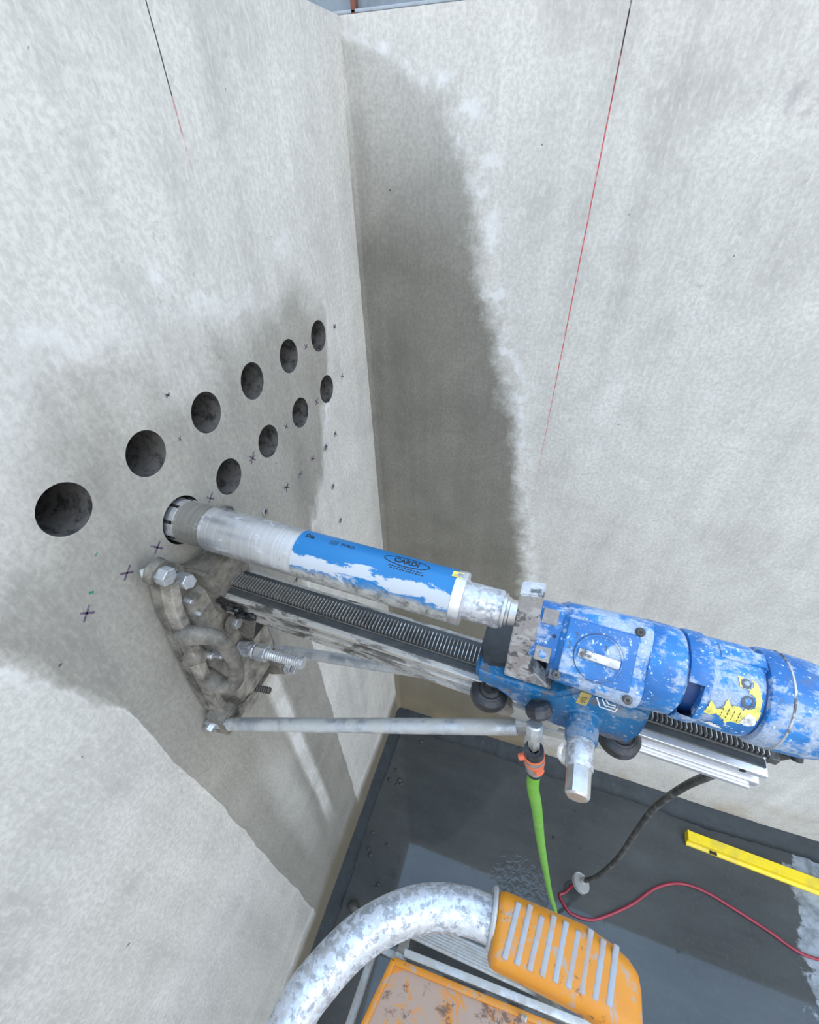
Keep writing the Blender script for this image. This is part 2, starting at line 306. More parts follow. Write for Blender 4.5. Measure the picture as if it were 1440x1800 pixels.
MAT['gmarker'] = mat_plain('green_marker', (0.02, 0.22, 0.12), 0.8)
MAT['orange'] = mat_orange('worn_orange_grip', 0.42, 38); MAT['tray'] = mat_orange('worn_orange_tray', 0.95, 22)
MAT['ribgrey'] = mat_plain('worn_grey_core', (0.30, 0.315, 0.34), 0.5, 0, 0.7, 40, (0.36, 0.22, 0.14))
MAT['panel'] = mat_plain('blue_grey_sheet', (0.22, 0.26, 0.30), 0.5, 0.1, 0.5, 40, (0.13, 0.16, 0.20))
MAT['flange'] = mat_plain('pale_flange', (0.34, 0.38, 0.42), 0.5, 0.1, 0.3)
MAT['rust'] = mat_plain('rusty_bar', (0.20, 0.075, 0.05), 0.8, 0, 0.6, 70)
MAT['stone'] = mat_plain('dark_wet_stone', (0.045, 0.045, 0.04), 0.5, 0, 0.6, 60, (0.11, 0.10, 0.09))
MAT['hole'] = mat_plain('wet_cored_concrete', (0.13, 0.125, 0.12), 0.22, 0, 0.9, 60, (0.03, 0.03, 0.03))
def mat_clear():
    n = NT('clear_plastic', 0.15); n.col((0.80, 0.80, 0.78)); n.b.inputs['Transmission Weight'].default_value = 0.7; n.b.inputs['IOR'].default_value = 1.45
    return n.m
MAT['clear'] = mat_clear()

# ------------------------------------------------------------------ mesh helpers
class MB:
    def __init__(s): s.bm = bmesh.new()
    def _bev(s, geom_faces, w, seg):
        if w <= 0: return
        es = {e for f in geom_faces for e in f.edges}
        bmesh.ops.bevel(s.bm, geom=list(es), offset=w, segments=seg, affect='EDGES', profile=0.5, clamp_overlap=True)
    def box(s, lo, hi, bev=0.0, seg=2, rot=None):
        c = (Vector(lo) + Vector(hi)) / 2; sz = Vector(hi) - Vector(lo)
        mt = Matrix.Translation(c) @ (rot.to_4x4() if rot else Matrix()) @ Matrix.Diagonal((*sz, 1))
        r = bmesh.ops.create_cube(s.bm, size=1.0, matrix=mt)
        s._bev({f for v in r['verts'] for f in v.link_faces}, bev, seg); return s
    def bar(s, a, b, w, h, up=(0, 0, 1), bev=0.0, seg=2):
        a, b = Vector(a), Vector(b); x = (b - a); L = x.length; x.normalize()
        z = Vector(up); z = (z - x * z.dot(x)).normalized(); y = z.cross(x)
        R = Matrix((x, y, z)).transposed()
        mt = Matrix.Translation((a + b) / 2) @ R.to_4x4() @ Matrix.Diagonal((L, w, h, 1))
        r = bmesh.ops.create_cube(s.bm, size=1.0, matrix=mt)
        s._bev({f for v in r['verts'] for f in v.link_faces}, bev, seg); return s
    def lathe(s, p, d, prof, seg=48, a0=0.0, a1=2*PI, up=(0, 0, 1)):
        # prof: list of (t, r) along direction d from p
        p, d = Vector(p), Vector(d).normalized(); u = Vector(up)
        if abs(u.dot(d)) > 0.95: u = Vector((0, 1, 0))
        u = (u - d * u.dot(d)).normalized(); w = d.cross(u)
        full = abs(a1 - a0 - 2*PI) < 1e-6; n = seg if full else seg + 1
        rings = []
        for t, r in prof:
            if r < 1e-6: rings.append([s.bm.verts.new(p + d * t)])
            else: rings.append([s.bm.verts.new(p + d * t + (u * math.cos(a) + w * math.sin(a)) * r) for a in (a0 + (a1 - a0) * k / seg for k in range(n))])
        for A, B in zip(rings, rings[1:]):
            for k in range(n if full else n - 1):
                k2 = (k + 1) % n
                q = [A[k % len(A)], A[k2 % len(A)], B[k2 % len(B)], B[k % len(B)]]
                q = list(dict.fromkeys(q))
                if len(q) >= 3: s.bm.faces.new(q)
        return s
    def cyl(s, a, b, r, r2=None, seg=24, bev=0.0):
        a, b = Vector(a), Vector(b); L = (b - a).length; r2 = r if r2 is None else r2
        if bev: pr = [(0, 0), (0, r - bev), (bev, r), (L - bev, r2), (L, r2 - bev), (L, 0)]
        else: pr = [(0, 0), (0, r), (L, r2), (L, 0)]
        return s.lathe(a, b - a, pr, seg)
    def hexa(s, a, b, r, bev=0.0008): return s.cyl(a, b, r, seg=6, bev=bev)
    def prism(s, poly, ax, lo, hi, bev=0.0, seg=2):
        # poly in the two other axes (cyclic order), extruded along axis ax between lo and hi
        def P(q, v):
            o = [0, 0, 0]; i, j = [(1, 2), (0, 2), (0, 1)][ax]; o[i], o[j] = q; o[ax] = v; return o
        A = [s.bm.verts.new(P(q, lo)) for q in poly]; B = [s.bm.verts.new(P(q, hi)) for q in poly]; n = len(poly)
        fs = [s.bm.faces.new(A), s.bm.faces.new(B[::-1])] + [s.bm.faces.new((A[k], B[k], B[(k+1) % n], A[(k+1) % n])) for k in range(n)]
        bmesh.ops.recalc_face_normals(s.bm, faces=fs)
        if bev: bmesh.ops.bevel(s.bm, geom=list({e for f in fs for e in f.edges}), offset=bev, segments=seg, affect='EDGES', clamp_overlap=True)
        return s
    def tube(s, pts, r, seg=12, smooth=6, cap=True, radii=None):
        pts = [Vector(p) for p in pts]
        if smooth > 1 and len(pts) > 2:
            out = []; rr = []
            P = [pts[0]*2 - pts[1]] + pts + [pts[-1]*2 - pts[-2]]
            for i in range(1, len(P) - 2):
                for k in range(smooth):
                    t = k / smooth; a, b, c, d = P[i-1:i+3]
                    out.append(0.5*((2*b) + (c-a)*t + (2*a-5*b+4*c-d)*t*t + (-a+3*b-3*c+d)*t**3))
                    if radii: rr.append(radii[i-1]*(1-t) + radii[i]*t)
            out.append(pts[-1]); pts = out
            if radii: rr.append(radii[-1]); radii = rr
        u = None; rings = []
        for i, p in enumerate(pts):
            t = (pts[min(i+1, len(pts)-1)] - pts[max(i-1, 0)]).normalized()
            if u is None: u = t.orthogonal().normalized()
            u = (u - t*u.dot(t)).normalized(); w = t.cross(u); R = radii[i] if radii else r
            rings.append([s.bm.verts.new(p + (u*math.cos(2*PI*k/seg) + w*math.sin(2*PI*k/seg))*R) for k in range(seg)])
        for A, B in zip(rings, rings[1:]):
            for k in range(seg): s.bm.faces.new((A[k], A[(k+1) % seg], B[(k+1) % seg], B[k]))
        if cap: s.bm.faces.new(rings[0][::-1]); s.bm.faces.new(rings[-1])
        return s
    def torus(s, c, d, R, r, seg=32, ms=10):
        d = Vector(d).normalized(); u = d.orthogonal().normalized(); w = d.cross(u)
        pts = [Vector(c) + (u*math.cos(a) + w*math.sin(a))*R for a in (2*PI*k/seg for k in range(seg))]
        rings = []
        for k in range(seg):
            rd = (pts[k] - Vector(c)).normalized()
            rings.append([s.bm.verts.new(pts[k] + (rd*math.cos(b) + d*math.sin(b))*r) for b in (2*PI*j/ms for j in range(ms))])
        for k in range(seg):
            A, B = rings[k], rings[(k+1) % seg]
            for j in range(ms): s.bm.faces.new((A[j], B[j], B[(j+1) % ms], A[(j+1) % ms]))
        return s
    def build(s, name, mat, parent=None, xf=None, angle=35, kind=None, label=None):
        bm = s.bm
        bmesh.ops.recalc_face_normals(bm, faces=bm.faces)
        for f in bm.faces: f.smooth = True
        lim = math.radians(angle)
        for ed in bm.edges: ed.smooth = len(ed.link_faces) == 2 and ed.calc_face_angle(0.0) < lim
        me = D.meshes.new(name); bm.to_mesh(me); bm.free()
        me.materials.append(MAT[mat] if isinstance(mat, str) else mat)
        return link(name, me, parent, xf, kind, label)

def link(name, me, parent=None, xf=None, kind=None, label=None):
    o = D.objects.new(name, me); COL.objects.link(o)
    if parent:
        o.parent = parent
    if xf is not None: o.matrix_local = xf
    if kind: o['kind'] = kind
    if label: o['label'] = label
    return o
def empty(name, loc, label, cat, group=None):
    o = D.objects.new(name, None); COL.objects.link(o); o.location = loc; o.empty_display_size = 0.05
    return tag(o, label, cat, group)
def tag(o, label, cat, group=None):
    o['label'] = label; o['category'] = cat
    if group: o['group'] = group
    return o
def text_mesh(txt, size, bold=0.0):
    cu = D.curves.new('text', 'FONT'); cu.body = txt; cu.size = size; cu.align_x = 'CENTER'; cu.align_y = 'CENTER'; cu.resolution_u = 3; cu.offset = bold
    o = D.objects.new('text', cu); COL.objects.link(o)
    me = D.meshes.new_from_object(o.evaluated_get(bpy.context.evaluated_depsgraph_get()))
    D.objects.remove(o); D.curves.remove(cu)
    bm = bmesh.new(); bm.from_mesh(me); D.meshes.remove(me)
    return bm

# ------------------------------------------------------------------ the setting
ZT = 2.691                    # top of the walls
PITCH = 0.1232; HR = 0.0318
hole_rows = [(-0.8635 + PITCH*k, 2.193) for k in range(6)] + [(-0.8635 + PITCH*k, 2.072) for k in (2, 3, 4, 5)]
BIT = Vector((0.0, -0.7332, 2.0694))

def wall_with_holes():
    bm = bmesh.new()
    bmesh.ops.create_cube(bm, size=1.0, matrix=Matrix.Translation((-0.2, -1.6, ZT/2 - 0.1)) @ Matrix.Diagonal((0.4, 3.2, ZT + 0.2, 1)))
    me = D.meshes.new('wall_left'); bm.to_mesh(me); bm.free()
    o = D.objects.new('wall_left', me); COL.objects.link(o); me.materials.append(MAT['left'])
    cb = bmesh.new()
    for y, z in hole_rows:
        bmesh.ops.create_cone(cb, cap_ends=True, segments=48, radius1=HR, radius2=HR, depth=0.36, matrix=Matrix.Translation((-0.14, y, z)) @ Matrix.Rotation(PI/2, 4, 'Y'))
    # the kerf the crown is cutting: ring groove, core left standing
    mt = Matrix.Translation((-0.02, BIT.y, BIT.z)) @ Matrix.Rotation(PI/2, 4, 'Y')
    bmesh.ops.create_cone(cb, cap_ends=True, segments=64, radius1=0.0385, radius2=0.0385, depth=0.12, matrix=mt)
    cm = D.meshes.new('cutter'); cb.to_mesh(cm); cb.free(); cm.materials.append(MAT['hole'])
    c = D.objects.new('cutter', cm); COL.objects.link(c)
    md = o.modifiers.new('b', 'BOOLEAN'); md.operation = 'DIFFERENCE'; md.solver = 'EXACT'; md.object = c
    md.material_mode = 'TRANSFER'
    nm = D.meshes.new_from_object(o.evaluated_get(bpy.context.evaluated_depsgraph_get()))
    o.modifiers.clear(); D.objects.remove(c); old = o.data; o.data = nm; D.meshes.remove(old); nm.name = 'wall_left'
    bm = bmesh.new(); bm.from_mesh(nm)
    for f in bm.faces: f.smooth = abs(f.normal.x) < 0.5 and f.calc_area() < 0.01
    for ed in bm.edges: ed.smooth = len(ed.link_faces) == 2 and ed.calc_face_angle(0.0) < 0.6
    bm.to_mesh(nm); bm.free()
    o['kind'] = 'structure'
    return o
wall_left = wall_with_holes()
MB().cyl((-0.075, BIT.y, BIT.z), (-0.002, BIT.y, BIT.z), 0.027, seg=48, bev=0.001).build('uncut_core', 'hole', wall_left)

MB().box((0, 0, -0.1), (3.4, 0.4, ZT)).build('wall_right', 'right', kind='structure')
MB().box((-0.4, -3.2, -0.25), (3.4, 0.4, -0.1)).build('floor_slab', 'skirt', kind='structure')
fl = MB().box((0, -3.2, -0.1), (3.4, 0.0, 0.0)).build('floor', 'floor', kind='structure')

def ragged_fillet(name, along, w, h, L):
    b = MB(); bm = b.bm; rows = []; N = int(L/0.02); R = random.Random(len(name))
    for k in range(N + 1):
        t = L*k/N
        ww = w*(1 + 0.10*math.sin(t*9) + R.uniform(-0.05, 0.05)); hh = h*(1 + 0.12*math.sin(t*6+1) + R.uniform(-0.05, 0.05))
        prof = [(-0.02, -0.02), (-0.02, hh), (0.004, hh), (ww*0.30, hh*0.62), (ww*0.62, hh*0.40), (ww*0.92, hh*0.22), (ww, -0.02)]
        rows.append([bm.verts.new((t, -p, q) if along == 'x' else (p, -t, q)) for p, q in prof])
    for A, B in zip(rows, rows[1:]):
        for k in range(len(A) - 1): bm.faces.new((A[k], A[k+1], B[k+1], B[k]))
    return b.build(name, 'skirt', kind='structure', angle=60)
ragged_fillet('baseboard_right', 'x', 0.078, 0.050, 3.2)
ragged_fillet('baseboard_left', 'y', 0.052, 0.038, 3.0)

def cove():                     # mortar cove in the vertical corner
    b = MB(); bm = b.bm; R = random.Random(3); rows = []
    for k in range(91):
        z = ZT*k/90 - (0.004 if k == 90 else 0); r = 0.012 + 0.012*(1 - z/ZT) + R.uniform(-0.001, 0.001)
        r2 = r if z < 2.55 else max(0.001, r*(ZT - z)/0.14)
        arc = [(r2 - r2*math.sin(a), -(r2 - r2*math.cos(a))) for a in (PI/2*j/6 for j in range(7))]
        rows.append([bm.verts.new((-0.003, 0.003, z))] + [bm.verts.new((p - 0.0005, q + 0.0005, z)) for p, q in [(0, -r2)] + [(r2*(1 - math.cos(a)), -r2*(1 - math.sin(a))) for a in (PI/2*j/6 for j in range(1, 6))] + [(r2, 0)]])
    for A, B in zip(rows, rows[1:]):
        for k in range(len(A)):
            bm.faces.new((A[k], A[(k+1) % len(A)], B[(k+1) % len(A)], B[k]))
    return b.build('trim_1', 'right', kind='structure', angle=60)
cove()

# marker crosses, anchor sleeves on the left wall
def cross(y, z, s, mat='marker'):
    b = MB(); R = random.Random(int(abs(y*1000) + z*100))
    for k in range(2):
        a = R.uniform(0.55, 0.95)*(1 if k else -1) + R.uniform(-0.1, 0.1)
        d = Vector((0, math.cos(a), math.sin(a)))*s*R.uniform(0.8, 1.1)
        c = Vector((0.0003, y, z)) + Vector((0, R.uniform(-.1, .1)*s, R.uniform(-.1, .1)*s))
        b.bar(c - d, c + d, s*0.26, 0.0004, up=(1, 0, 0))
    if R.random() < 0.5: b.bar((0.0003, y - s*0.9, z), (0.0003, y + s*0.8, z + s*0.15), s*0.18, 0.0004, up=(1, 0, 0))
    b.build('marker_cross', mat, wall_left)
for y, z, s in [(-0.79, 2.064, .0105), (-0.845, 2.067, .0105), (-0.911, 2.062, .0105), (-0.67, 2.066, .009), (-0.549, 2.068, .011), (-0.673, 2.247, .005), (-0.682, 2.183, .004),
                (-0.475, 1.949, .011), (-0.43, 2.07, .008), (-0.30, 2.065, .009), (-0.36, 1.95, .009), (-0.42, 1.945, .009), (-0.305, 2.19, .008), (-0.17, 2.19, .008), (-0.165, 2.07, .008), (-0.24, 1.95, .009)]:
    cross(y, z, s)
MB().bar((0.0003, -0.896, 2.083), (0.0003, -0.891, 2.080), 0.003, 0.0004, up=(1, 0, 0)).build('marker_dash', 'gmarker', wall_left)
MB().bar((0.0003, -0.866, 2.119), (0.0003, -0.861, 2.122), 0.001, 0.0004, up=(1, 0, 0)).build('marker_dash', 'gmarker', wall_left)
for y, z, r in [(-0.561, 1.949, .0085), (-0.299, 1.945, .0085), (-0.296, 1.824, .008), (-0.288, 1.699, .008), (-0.529, 1.713, .0085)]:
    an = MB().lathe((-0.002, y, z), (1, 0, 0), [(0, r), (0.005, r), (0.0055, r*0.62), (0.001, r*0.60)], 24).build('anchor_sleeve', 'steel', wall_left)
    MB().cyl((0.0002, y, z), (0.0012, y, z), r*0.6, seg=16).build('anchor_bore', 'rackbed', an)  # black disc: the dark of the bore is put into the colour

# sheet panel with rusty posts standing on top of the right wall
pn = empty('edge_panel', (0, 0.03, ZT), 'low blue-grey sheet panel with rusty posts along the concrete wall top', 'panel')
MB().box((-0.45, 0.010, 0.006), (3.3, 0.022, 0.17)).build('sheet', 'panel', pn)
MB().box((-0.45, -0.006, 0.0050), (3.3, 0.012, 0.010), 0.001).build('bottom_flange', 'flange', pn)
for x in (0.0185, 0.62, 1.22, 1.82, 2.42): MB().box((x - 0.0045, -0.006, 0.0), (x + 0.0045, 0.010, 0.20), 0.001).build('post', 'rust', pn)

# ------------------------------------------------------------------ rig frame: x along the drill axis out of the wall, z up
ex = Vector((0.999339, -0.028063, -0.023113)); ez = (Vector((0, 0, 1)) - ex*ex.z).normalized(); ey = ez.cross(ex)
RIGR = Matrix((ex, ey, ez)).transposed().to_4x4()
RIG = Matrix.Translation(BIT) @ RIGR

# ---- core bit
bit = empty('core_bit', BIT, 'slim silver core bit with worn blue painted rear half', 'drill bit'); bit.matrix_world = RIG
MB().lathe((0, 0, 0), (1, 0, 0), [(0.010, 0.0300), (0.010, 0.0328), (0.056, 0.0328), (0.057, 0.0334)], 64).build('bit_barrel', 'bitend', bit)
MB().lathe((0, 0, 0), (1, 0, 0), [(0.057, 0.0334), (0.060, 0.0338), (0.211, 0.0338)], 64).build('bit_barrel', 'barrel', bit)
MB().lathe((0, 0, 0), (1, 0, 0), [(0.211, 0.0338), (0.2112, 0.0341), (0.432, 0.0341)], 64).build('blue_sleeve', 'bitpaint', bit, label='flaking blue painted sleeve')
for k in range(8):
    a = 2*PI*(k + 0.3)/8; MB().lathe((0, 0, 0), (1, 0, 0), [(-0.022, 0.0300), (-0.022, 0.0340), (-0.001, 0.0340), (0.011, 0.0335), (0.011, 0.0300), (-0.022, 0.0300)], 8, a, a + 2*PI/8*0.80).build('diamond_segment', 'bright', bit)
MB().lathe((0, 0, 0), (1, 0, 0), [(0.432, 0.0341), (0.4325, 0.0345), (0.444, 0.0345), (0.4455, 0.0335), (0.4455, 0.018)], 64).build('end_cap', 'bright', bit)
MB().lathe((0, 0, 0), (1, 0, 0), [(0.4455, 0.0265), (0.449, 0.0240), (0.491, 0.0240), (0.4935, 0.0225), (0.4935, 0.01)], 48).build('coupling', 'hoop', bit)
def wrap(bm, r, x0, a0, name, mat, parent, k=1.0, cy=0.0, cz=0.0):   # wrap a flat text/shape mesh on a cylinder about x; angle 0 towards -y, + up
    for v in bm.verts:
        x = x0 + v.co.x; a = a0 + v.co.y/r
        v.co = Vector((x, cy - math.cos(a)*r, cz + math.sin(a)*r))
    b = MB(); b.bm.free(); b.bm = bm; return b.build(name, mat, parent)
def flat(polys):
    bm = bmesh.new()
    for p in polys: bm.faces.new([bm.verts.new((x, y, 0)) for x, y in p])
    bmesh.ops.triangulate(bm, faces=bm.faces); 
    return bm
RT = 0.0344
wrap(text_mesh('CARDI', 0.0115, 0.0004), RT, 0.366, 1.72, 'logo_lettering', 'ink', bit)
lens = [(0.031*math.cos(a), 0.0088*math.sin(a)) for a in (2*PI*k/40 for k in range(40))]
ring = [[lens[k], lens[(k+1) % 40], (lens[(k+1) % 40][0]*0.95, lens[(k+1) % 40][1]*0.84), (lens[k][0]*0.95, lens[k][1]*0.84)] for k in range(40)]
wrap(flat(ring), RT, 0.366, 1.72, 'logo_outline', 'ink', bit)
for j in range(2): wrap(flat([[(x, -0.0007), (x + 0.0028, -0.0007), (x + 0.0028, 0.0007), (x, 0.0007)] for x in [-0.024 + 0.0042*i for i in range(11)]]), RT, 0.369 + 0.003*j, 1.40 - 0.09*j, 'small_print', 'ink', bit)
wrap(text_mesh('TYRO', 0.0075, 0.0002), RT, 0.282, 1.72, 'logo_lettering', 'ink', bit)
wrap(flat([[(x, -0.004 - 0.002*(i % 2)), (x + 0.0010, -0.004), (x + 0.0022, 0.004 + 0.002*(i % 2)), (x + 0.0012, 0.004)] for i, x in enumerate([-0.006 + 0.0024*i for i in range(5)])]), RT, 0.262, 1.72, 'logo_mark', 'ink', bit)
wrap(text_mesh('Dia', 0.010, 0.0003), RT, 0.226, 1.72, 'logo_lettering', 'ink', bit)
wrap(flat([[(-0.008 + 0.002*i, -0.006), (-0.006 + 0.002*i, -0.006), (-0.006 + 0.002*i, 0.006), (-0.008 + 0.002*i, 0.006)] for i in range(7)]), 0.0347, 0.434, 1.80, 'yellow_tag', 'sticker', bit)

# ---- drill stand (base plate, rail, struts, carriage)
st = empty('drill_stand', BIT, 'dusty drill stand with toothed rail and blue carriage bolted to concrete wall', 'drill stand')
BX = Matrix.Identity(4)          # base parts: wall-aligned coordinates about the drill axis at the wall
RX = RIGR                        # rail and carriage: rig frame
out = [(-0.092, -0.022), (-0.080, -0.030), (-0.062, -0.040)] + [(0.060*math.cos(a), -0.012 + 0.060*math.sin(a)) for a in (PI*(1 + k/9) for k in range(1, 9))] + \
      [(0.062, -0.040), (0.080, -0.028), (0.088, -0.060), (0.070, -0.13), (0.060, -0.30), (0.060, -0.40), (0.035, -0.46), (-0.045, -0.455), (-0.080, -0.452), (-0.115, -0.41), (-0.130, -0.34), (-0.124, -0.235), (-0.108, -0.085)]
base = MB().prism(out, 0, 0.0, 0.024, 0.004, 2).build('base_plate', 'cast', st, BX)
inn = [(-0.085, -0.085), (-0.03, -0.098), (0.05, -0.10), (0.052, -0.30), (0.050, -0.39), (0.02, -0.43), (-0.05, -0.43), (-0.085, -0.40), (-0.105, -0.33), (-0.100, -0.23)]
b = MB(); A = [b.bm.verts.new((0.023, y, z)) for y, z in inn]; cy, cz = -0.02, -0.26
Bv = [b.bm.verts.new((0.034, cy + (y - cy)*0.90, cz + (z - cz)*0.93)) for y, z in inn]
b.bm.faces.new(Bv)
for k in range(len(A)): b.bm.faces.new((A[k], A[(k+1) % len(A)], Bv[(k+1) % len(A)], Bv[k]))
b.build('raised_pan', 'castpale', st, BX, angle=20)
lip = [(-0.086, -0.040), (-0.100, -0.085), (-0.115, -0.235), (-0.121, -0.340), (-0.108, -0.405), (-0.078, -0.440), (-0.045, -0.445)]
b = MB(); rows = []
for i, p in enumerate(lip):
    d = Vector(lip[min(i + 1, len(lip) - 1)]) - Vector(lip[max(i - 1, 0)]); nn = Vector((-d.y, d.x)).normalized(); o_ = Vector(p) - nn*0.007
    rows.append([b.bm.verts.new((x, o_.x + nn.x*k, o_.y + nn.y*k)) for x, k in ((0.018, 0.0), (0.036, 0.002), (0.038, 0.005), (0.038, 0.017), (0.036, 0.020), (0.026, 0.024))])
for A, B in zip(rows, rows[1:]):
    for k in range(5): b.bm.faces.new((A[k], A[k+1], B[k+1], B[k]))
b.bm.faces.new(rows[0]); b.bm.faces.new(rows[-1][::-1])
b.build('cast_lip', 'castpale', st, BX, angle=25)
# horn bolts
h1 = MB().cyl((0.018, -0.090, -0.012), (0.030, -0.090, -0.016), 0.020, seg=20, bev=0.002).build('horn_boss', 'cast', st, BX)
MB().hexa((0.028, -0.090, -0.018), (0.046, -0.090, -0.020), 0.0135).build('hex_bolt', 'zinc', st, BX)
MB().cyl((0.016, -0.106, -0.006), (0.026, -0.092, -0.010), 0.0065, seg=14, bev=0.001).build('pin', 'zinc', st, BX)
MB().hexa((0.022, -0.066, -0.056), (0.050, -0.070, -0.050), 0.0115).build('hex_bolt', 'zinc', st, BX)
for y, z in [(-0.076, -0.092), (-0.074, -0.125)]: MB().cyl((0.028, y, z), (0.042, y, z), 0.0055, 0.004, seg=12, bev=0.001).build('rivet', 'zinc', st, BX)
w_ = MB().cyl((0.040, -0.027, -0.205), (0.046, -0.027, -0.205), 0.020, seg=20, bev=0.001).build('washer', 'cast', st, BX)
MB().hexa((0.046, -0.027, -0.205), (0.055, -0.027, -0.205), 0.0105).build('hex_bolt', 'zinc', st, BX)
# bolt heads inside the handle
for y, z in [(-0.098, -0.200), (-0.084, -0.222)]: MB().cyl((0.036, y, z), (0.056, y, z), 0.0055, seg=12, bev=0.001).build('stud', 'hoop', st, BX)
# carrying handle
MB().tube([(0.030, -0.108, -0.140), (0.062, -0.106, -0.128), (0.084, -0.098, -0.135), (0.092, -0.093, -0.170), (0.092, -0.095, -0.215), (0.086, -0.103, -0.250), (0.066, -0.113, -0.262), (0.030, -0.110, -0.262)], 0.0125, 14, 6,
          radii=[0.017, 0.014, 0.0125, 0.012, 0.0125, 0.0135, 0.015, 0.018]).build('carrying_handle', 'cast', st, BX)
MB().lathe((0.024, -0.106, -0.196), (1, 0, 0), [(0, 0.022), (0.014, 0.013), (0.022, 0.009), (0.022, 0)], 16).build('bolt_boss', 'cast', st, BX)
# block that carries the rail, with gusset webs
MB().prism([(-0.042, -0.060), (0.042, -0.060), (0.040, -0.165), (-0.040, -0.165)], 0, 0.018, 0.062, 0.006).build('rail_bracket', 'cast', st, RX)
b = MB(); R_ = random.Random(5)
for k in range(9):
    c_ = Vector((0.062 + 0.006*k, -0.034 - R_.uniform(0, 0.010), -0.126 - 0.003*k + R_.uniform(-0.006, 0.006)))
    bmesh.ops.create_icosphere(b.bm, subdivisions=1, radius=R_.uniform(0.004, 0.010), matrix=Matrix.Translation(c_) @ Matrix.Rotation(R_.uniform(0, 3), 4, 'X') @ Matrix.Diagonal((1.5, 0.7, 0.8, 1)))
b.build('grease_clumps', 'rackbed', st, RX, angle=10, kind='stuff')
for y in (-0.012, 0.045): MB().prism([(0.03, -0.15), (0.10, -0.15), (0.085, -0.20), (0.05, -0.30), (0.03, -0.32)], 1, y - 0.006, y + 0.006, 0.002).build('gusset_web', 'cast', st, RX)
MB().box((0.038, 0.0, -0.30), (0.044, 0.038, -0.20)).build('web_pocket_shade', 'rackbed', st, RX)  # black slab painting the shade of a hollow between the webs
# levelling screw
lv = Vector((0.045, -0.033, -0.275)); dv = Vector((1, 0.05, 0.09)).normalized()
MB().lathe(lv, dv, [(0, 0), (0, 0.012), (0.010, 0.0145), (0.034, 0.0145), (0.036, 0.013), (0.036, 0)], 20).build('screw_cap', 'hoop', st, RX)
MB().hexa(lv + dv*0.038, lv + dv*0.060, 0.0155).build('lock_nut', 'zinc', st, RX)
b = MB(); pr = [(0.058, 0)]; 
for k in range(15): pr += [(0.060 + k*0.0045, 0.0085), (0.0622 + k*0.0045, 0.0100)]
pr += [(0.128, 0.0085), (0.128, 0)]
b.lathe(lv, dv, pr, 16).build('threaded_rod', 'zinc', st, RX)
MB().hexa(lv + dv*0.126, lv + dv*0.136, 0.0105).build('rod_nut', 'hoop', st, RX)
# lug with small bolt, loose stud
MB().prism([(0.0, -0.40), (0.062, -0.405), (0.070, -0.44), (0.030, -0.462), (0.0, -0.462)], 1, 0.015, 0.050, 0.004).build('side_lug', 'cast', st, BX)
MB().hexa((0.066, 0.026, -0.425), (0.080, 0.026, -0.425), 0.0135).build('hex_bolt', 'hoop', st, BX)
MB().hexa((0.082, 0.026, -0.425), (0.092, 0.026, -0.425), 0.0105).build('hex_bolt', 'hoop', st, BX)
b = MB(); pr = [(0, 0)]
for k in range(6): pr += [(0.001 + k*0.005, 0.0055), (0.0035 + k*0.005, 0.0075)]
b.lathe((0.03, -0.035, -0.428), (1, 0.12, 0.0), pr + [(0.032, 0.0055), (0.032, 0)], 12).build('stud', 'cable', st, BX)
# foot clevis of the strut
MB().prism([(0.012, -0.352), (0.050, -0.362), (0.048, -0.41), (0.012, -0.42)], 1, -0.140, -0.100, 0.003).build('strut_clevis', 'cast', st, BX)
# struts
def strut(a, b2, name='strut'):
    a, b2 = Vector(a), Vector(b2); d = (b2 - a).normalized()
    s_ = MB().tube([a + d*0.04, a + d*0.06, b2 - d*0.05, b2 - d*0.03], 0.0115, 18, 1).build(name, 'zinc', st, RX)
    MB().bar(a - d*0.012, a + d*0.055, 0.010, 0.024, bev=0.003).build('flattened_end', 'zinc', s_)
    MB().bar(b2 - d*0.045, b2 + d*0.015, 0.010, 0.024, bev=0.003).build('flattened_end', 'zinc', s_)
    s_.matrix_parent_inverse = Matrix()
    return s_
strut((0.030, -0.137, -0.385), (0.577, -0.036, -0.183)); strut((0.022, 0.050, -0.415), (0.577, 0.026, -0.190))
MB().hexa((0.028, -0.150, -0.388), (0.028, -0.120, -0.385), 0.0095).build('pivot_bolt', 'zinc', st, RX)
for x, z in [(0.085, -0.378), (0.118, -0.366)]: MB().cyl((x, -0.128 + (x - 0.03)*0.185, z), (x, -0.128 + (x - 0.03)*0.185, z - 0.016), 0.0075, seg=12, bev=0.001).build('stud', 'zinc', st, RX)
# rail with side grooves
W = 0.033
prof = [(-W, -0.153), (-W, -0.143), (-W + 0.007, -0.141), (-W + 0.007, -0.132), (-W, -0.130), (-W, -0.122), (-0.020, -0.119), (0.020, -0.119), (W, -0.122), (W, -0.130), (W - 0.007, -0.132), (W - 0.007, -0.141), (W, -0.143), (W, -0.153), (W - 0.006, -0.158), (-W + 0.004, -0.158)]
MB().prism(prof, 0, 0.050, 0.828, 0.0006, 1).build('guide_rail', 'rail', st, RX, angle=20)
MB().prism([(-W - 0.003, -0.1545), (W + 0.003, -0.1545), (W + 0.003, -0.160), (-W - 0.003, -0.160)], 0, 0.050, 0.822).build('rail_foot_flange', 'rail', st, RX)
rk = MB(); rk.box((0.045, -0.0135, -0.1195), (0.838, 0.0135, -0.1145)); N = 142
for k in range(N):
    x = 0.052 + k*0.0055
    rk.prism([(x - 0.00085, -0.1145), (x + 0.00085, -0.1145), (x + 0.00045, -0.1085), (x - 0.00045, -0.1085)], 1, -0.0125, 0.0125)
rack = rk.build('gear_rack', 'teeth', st, RX)
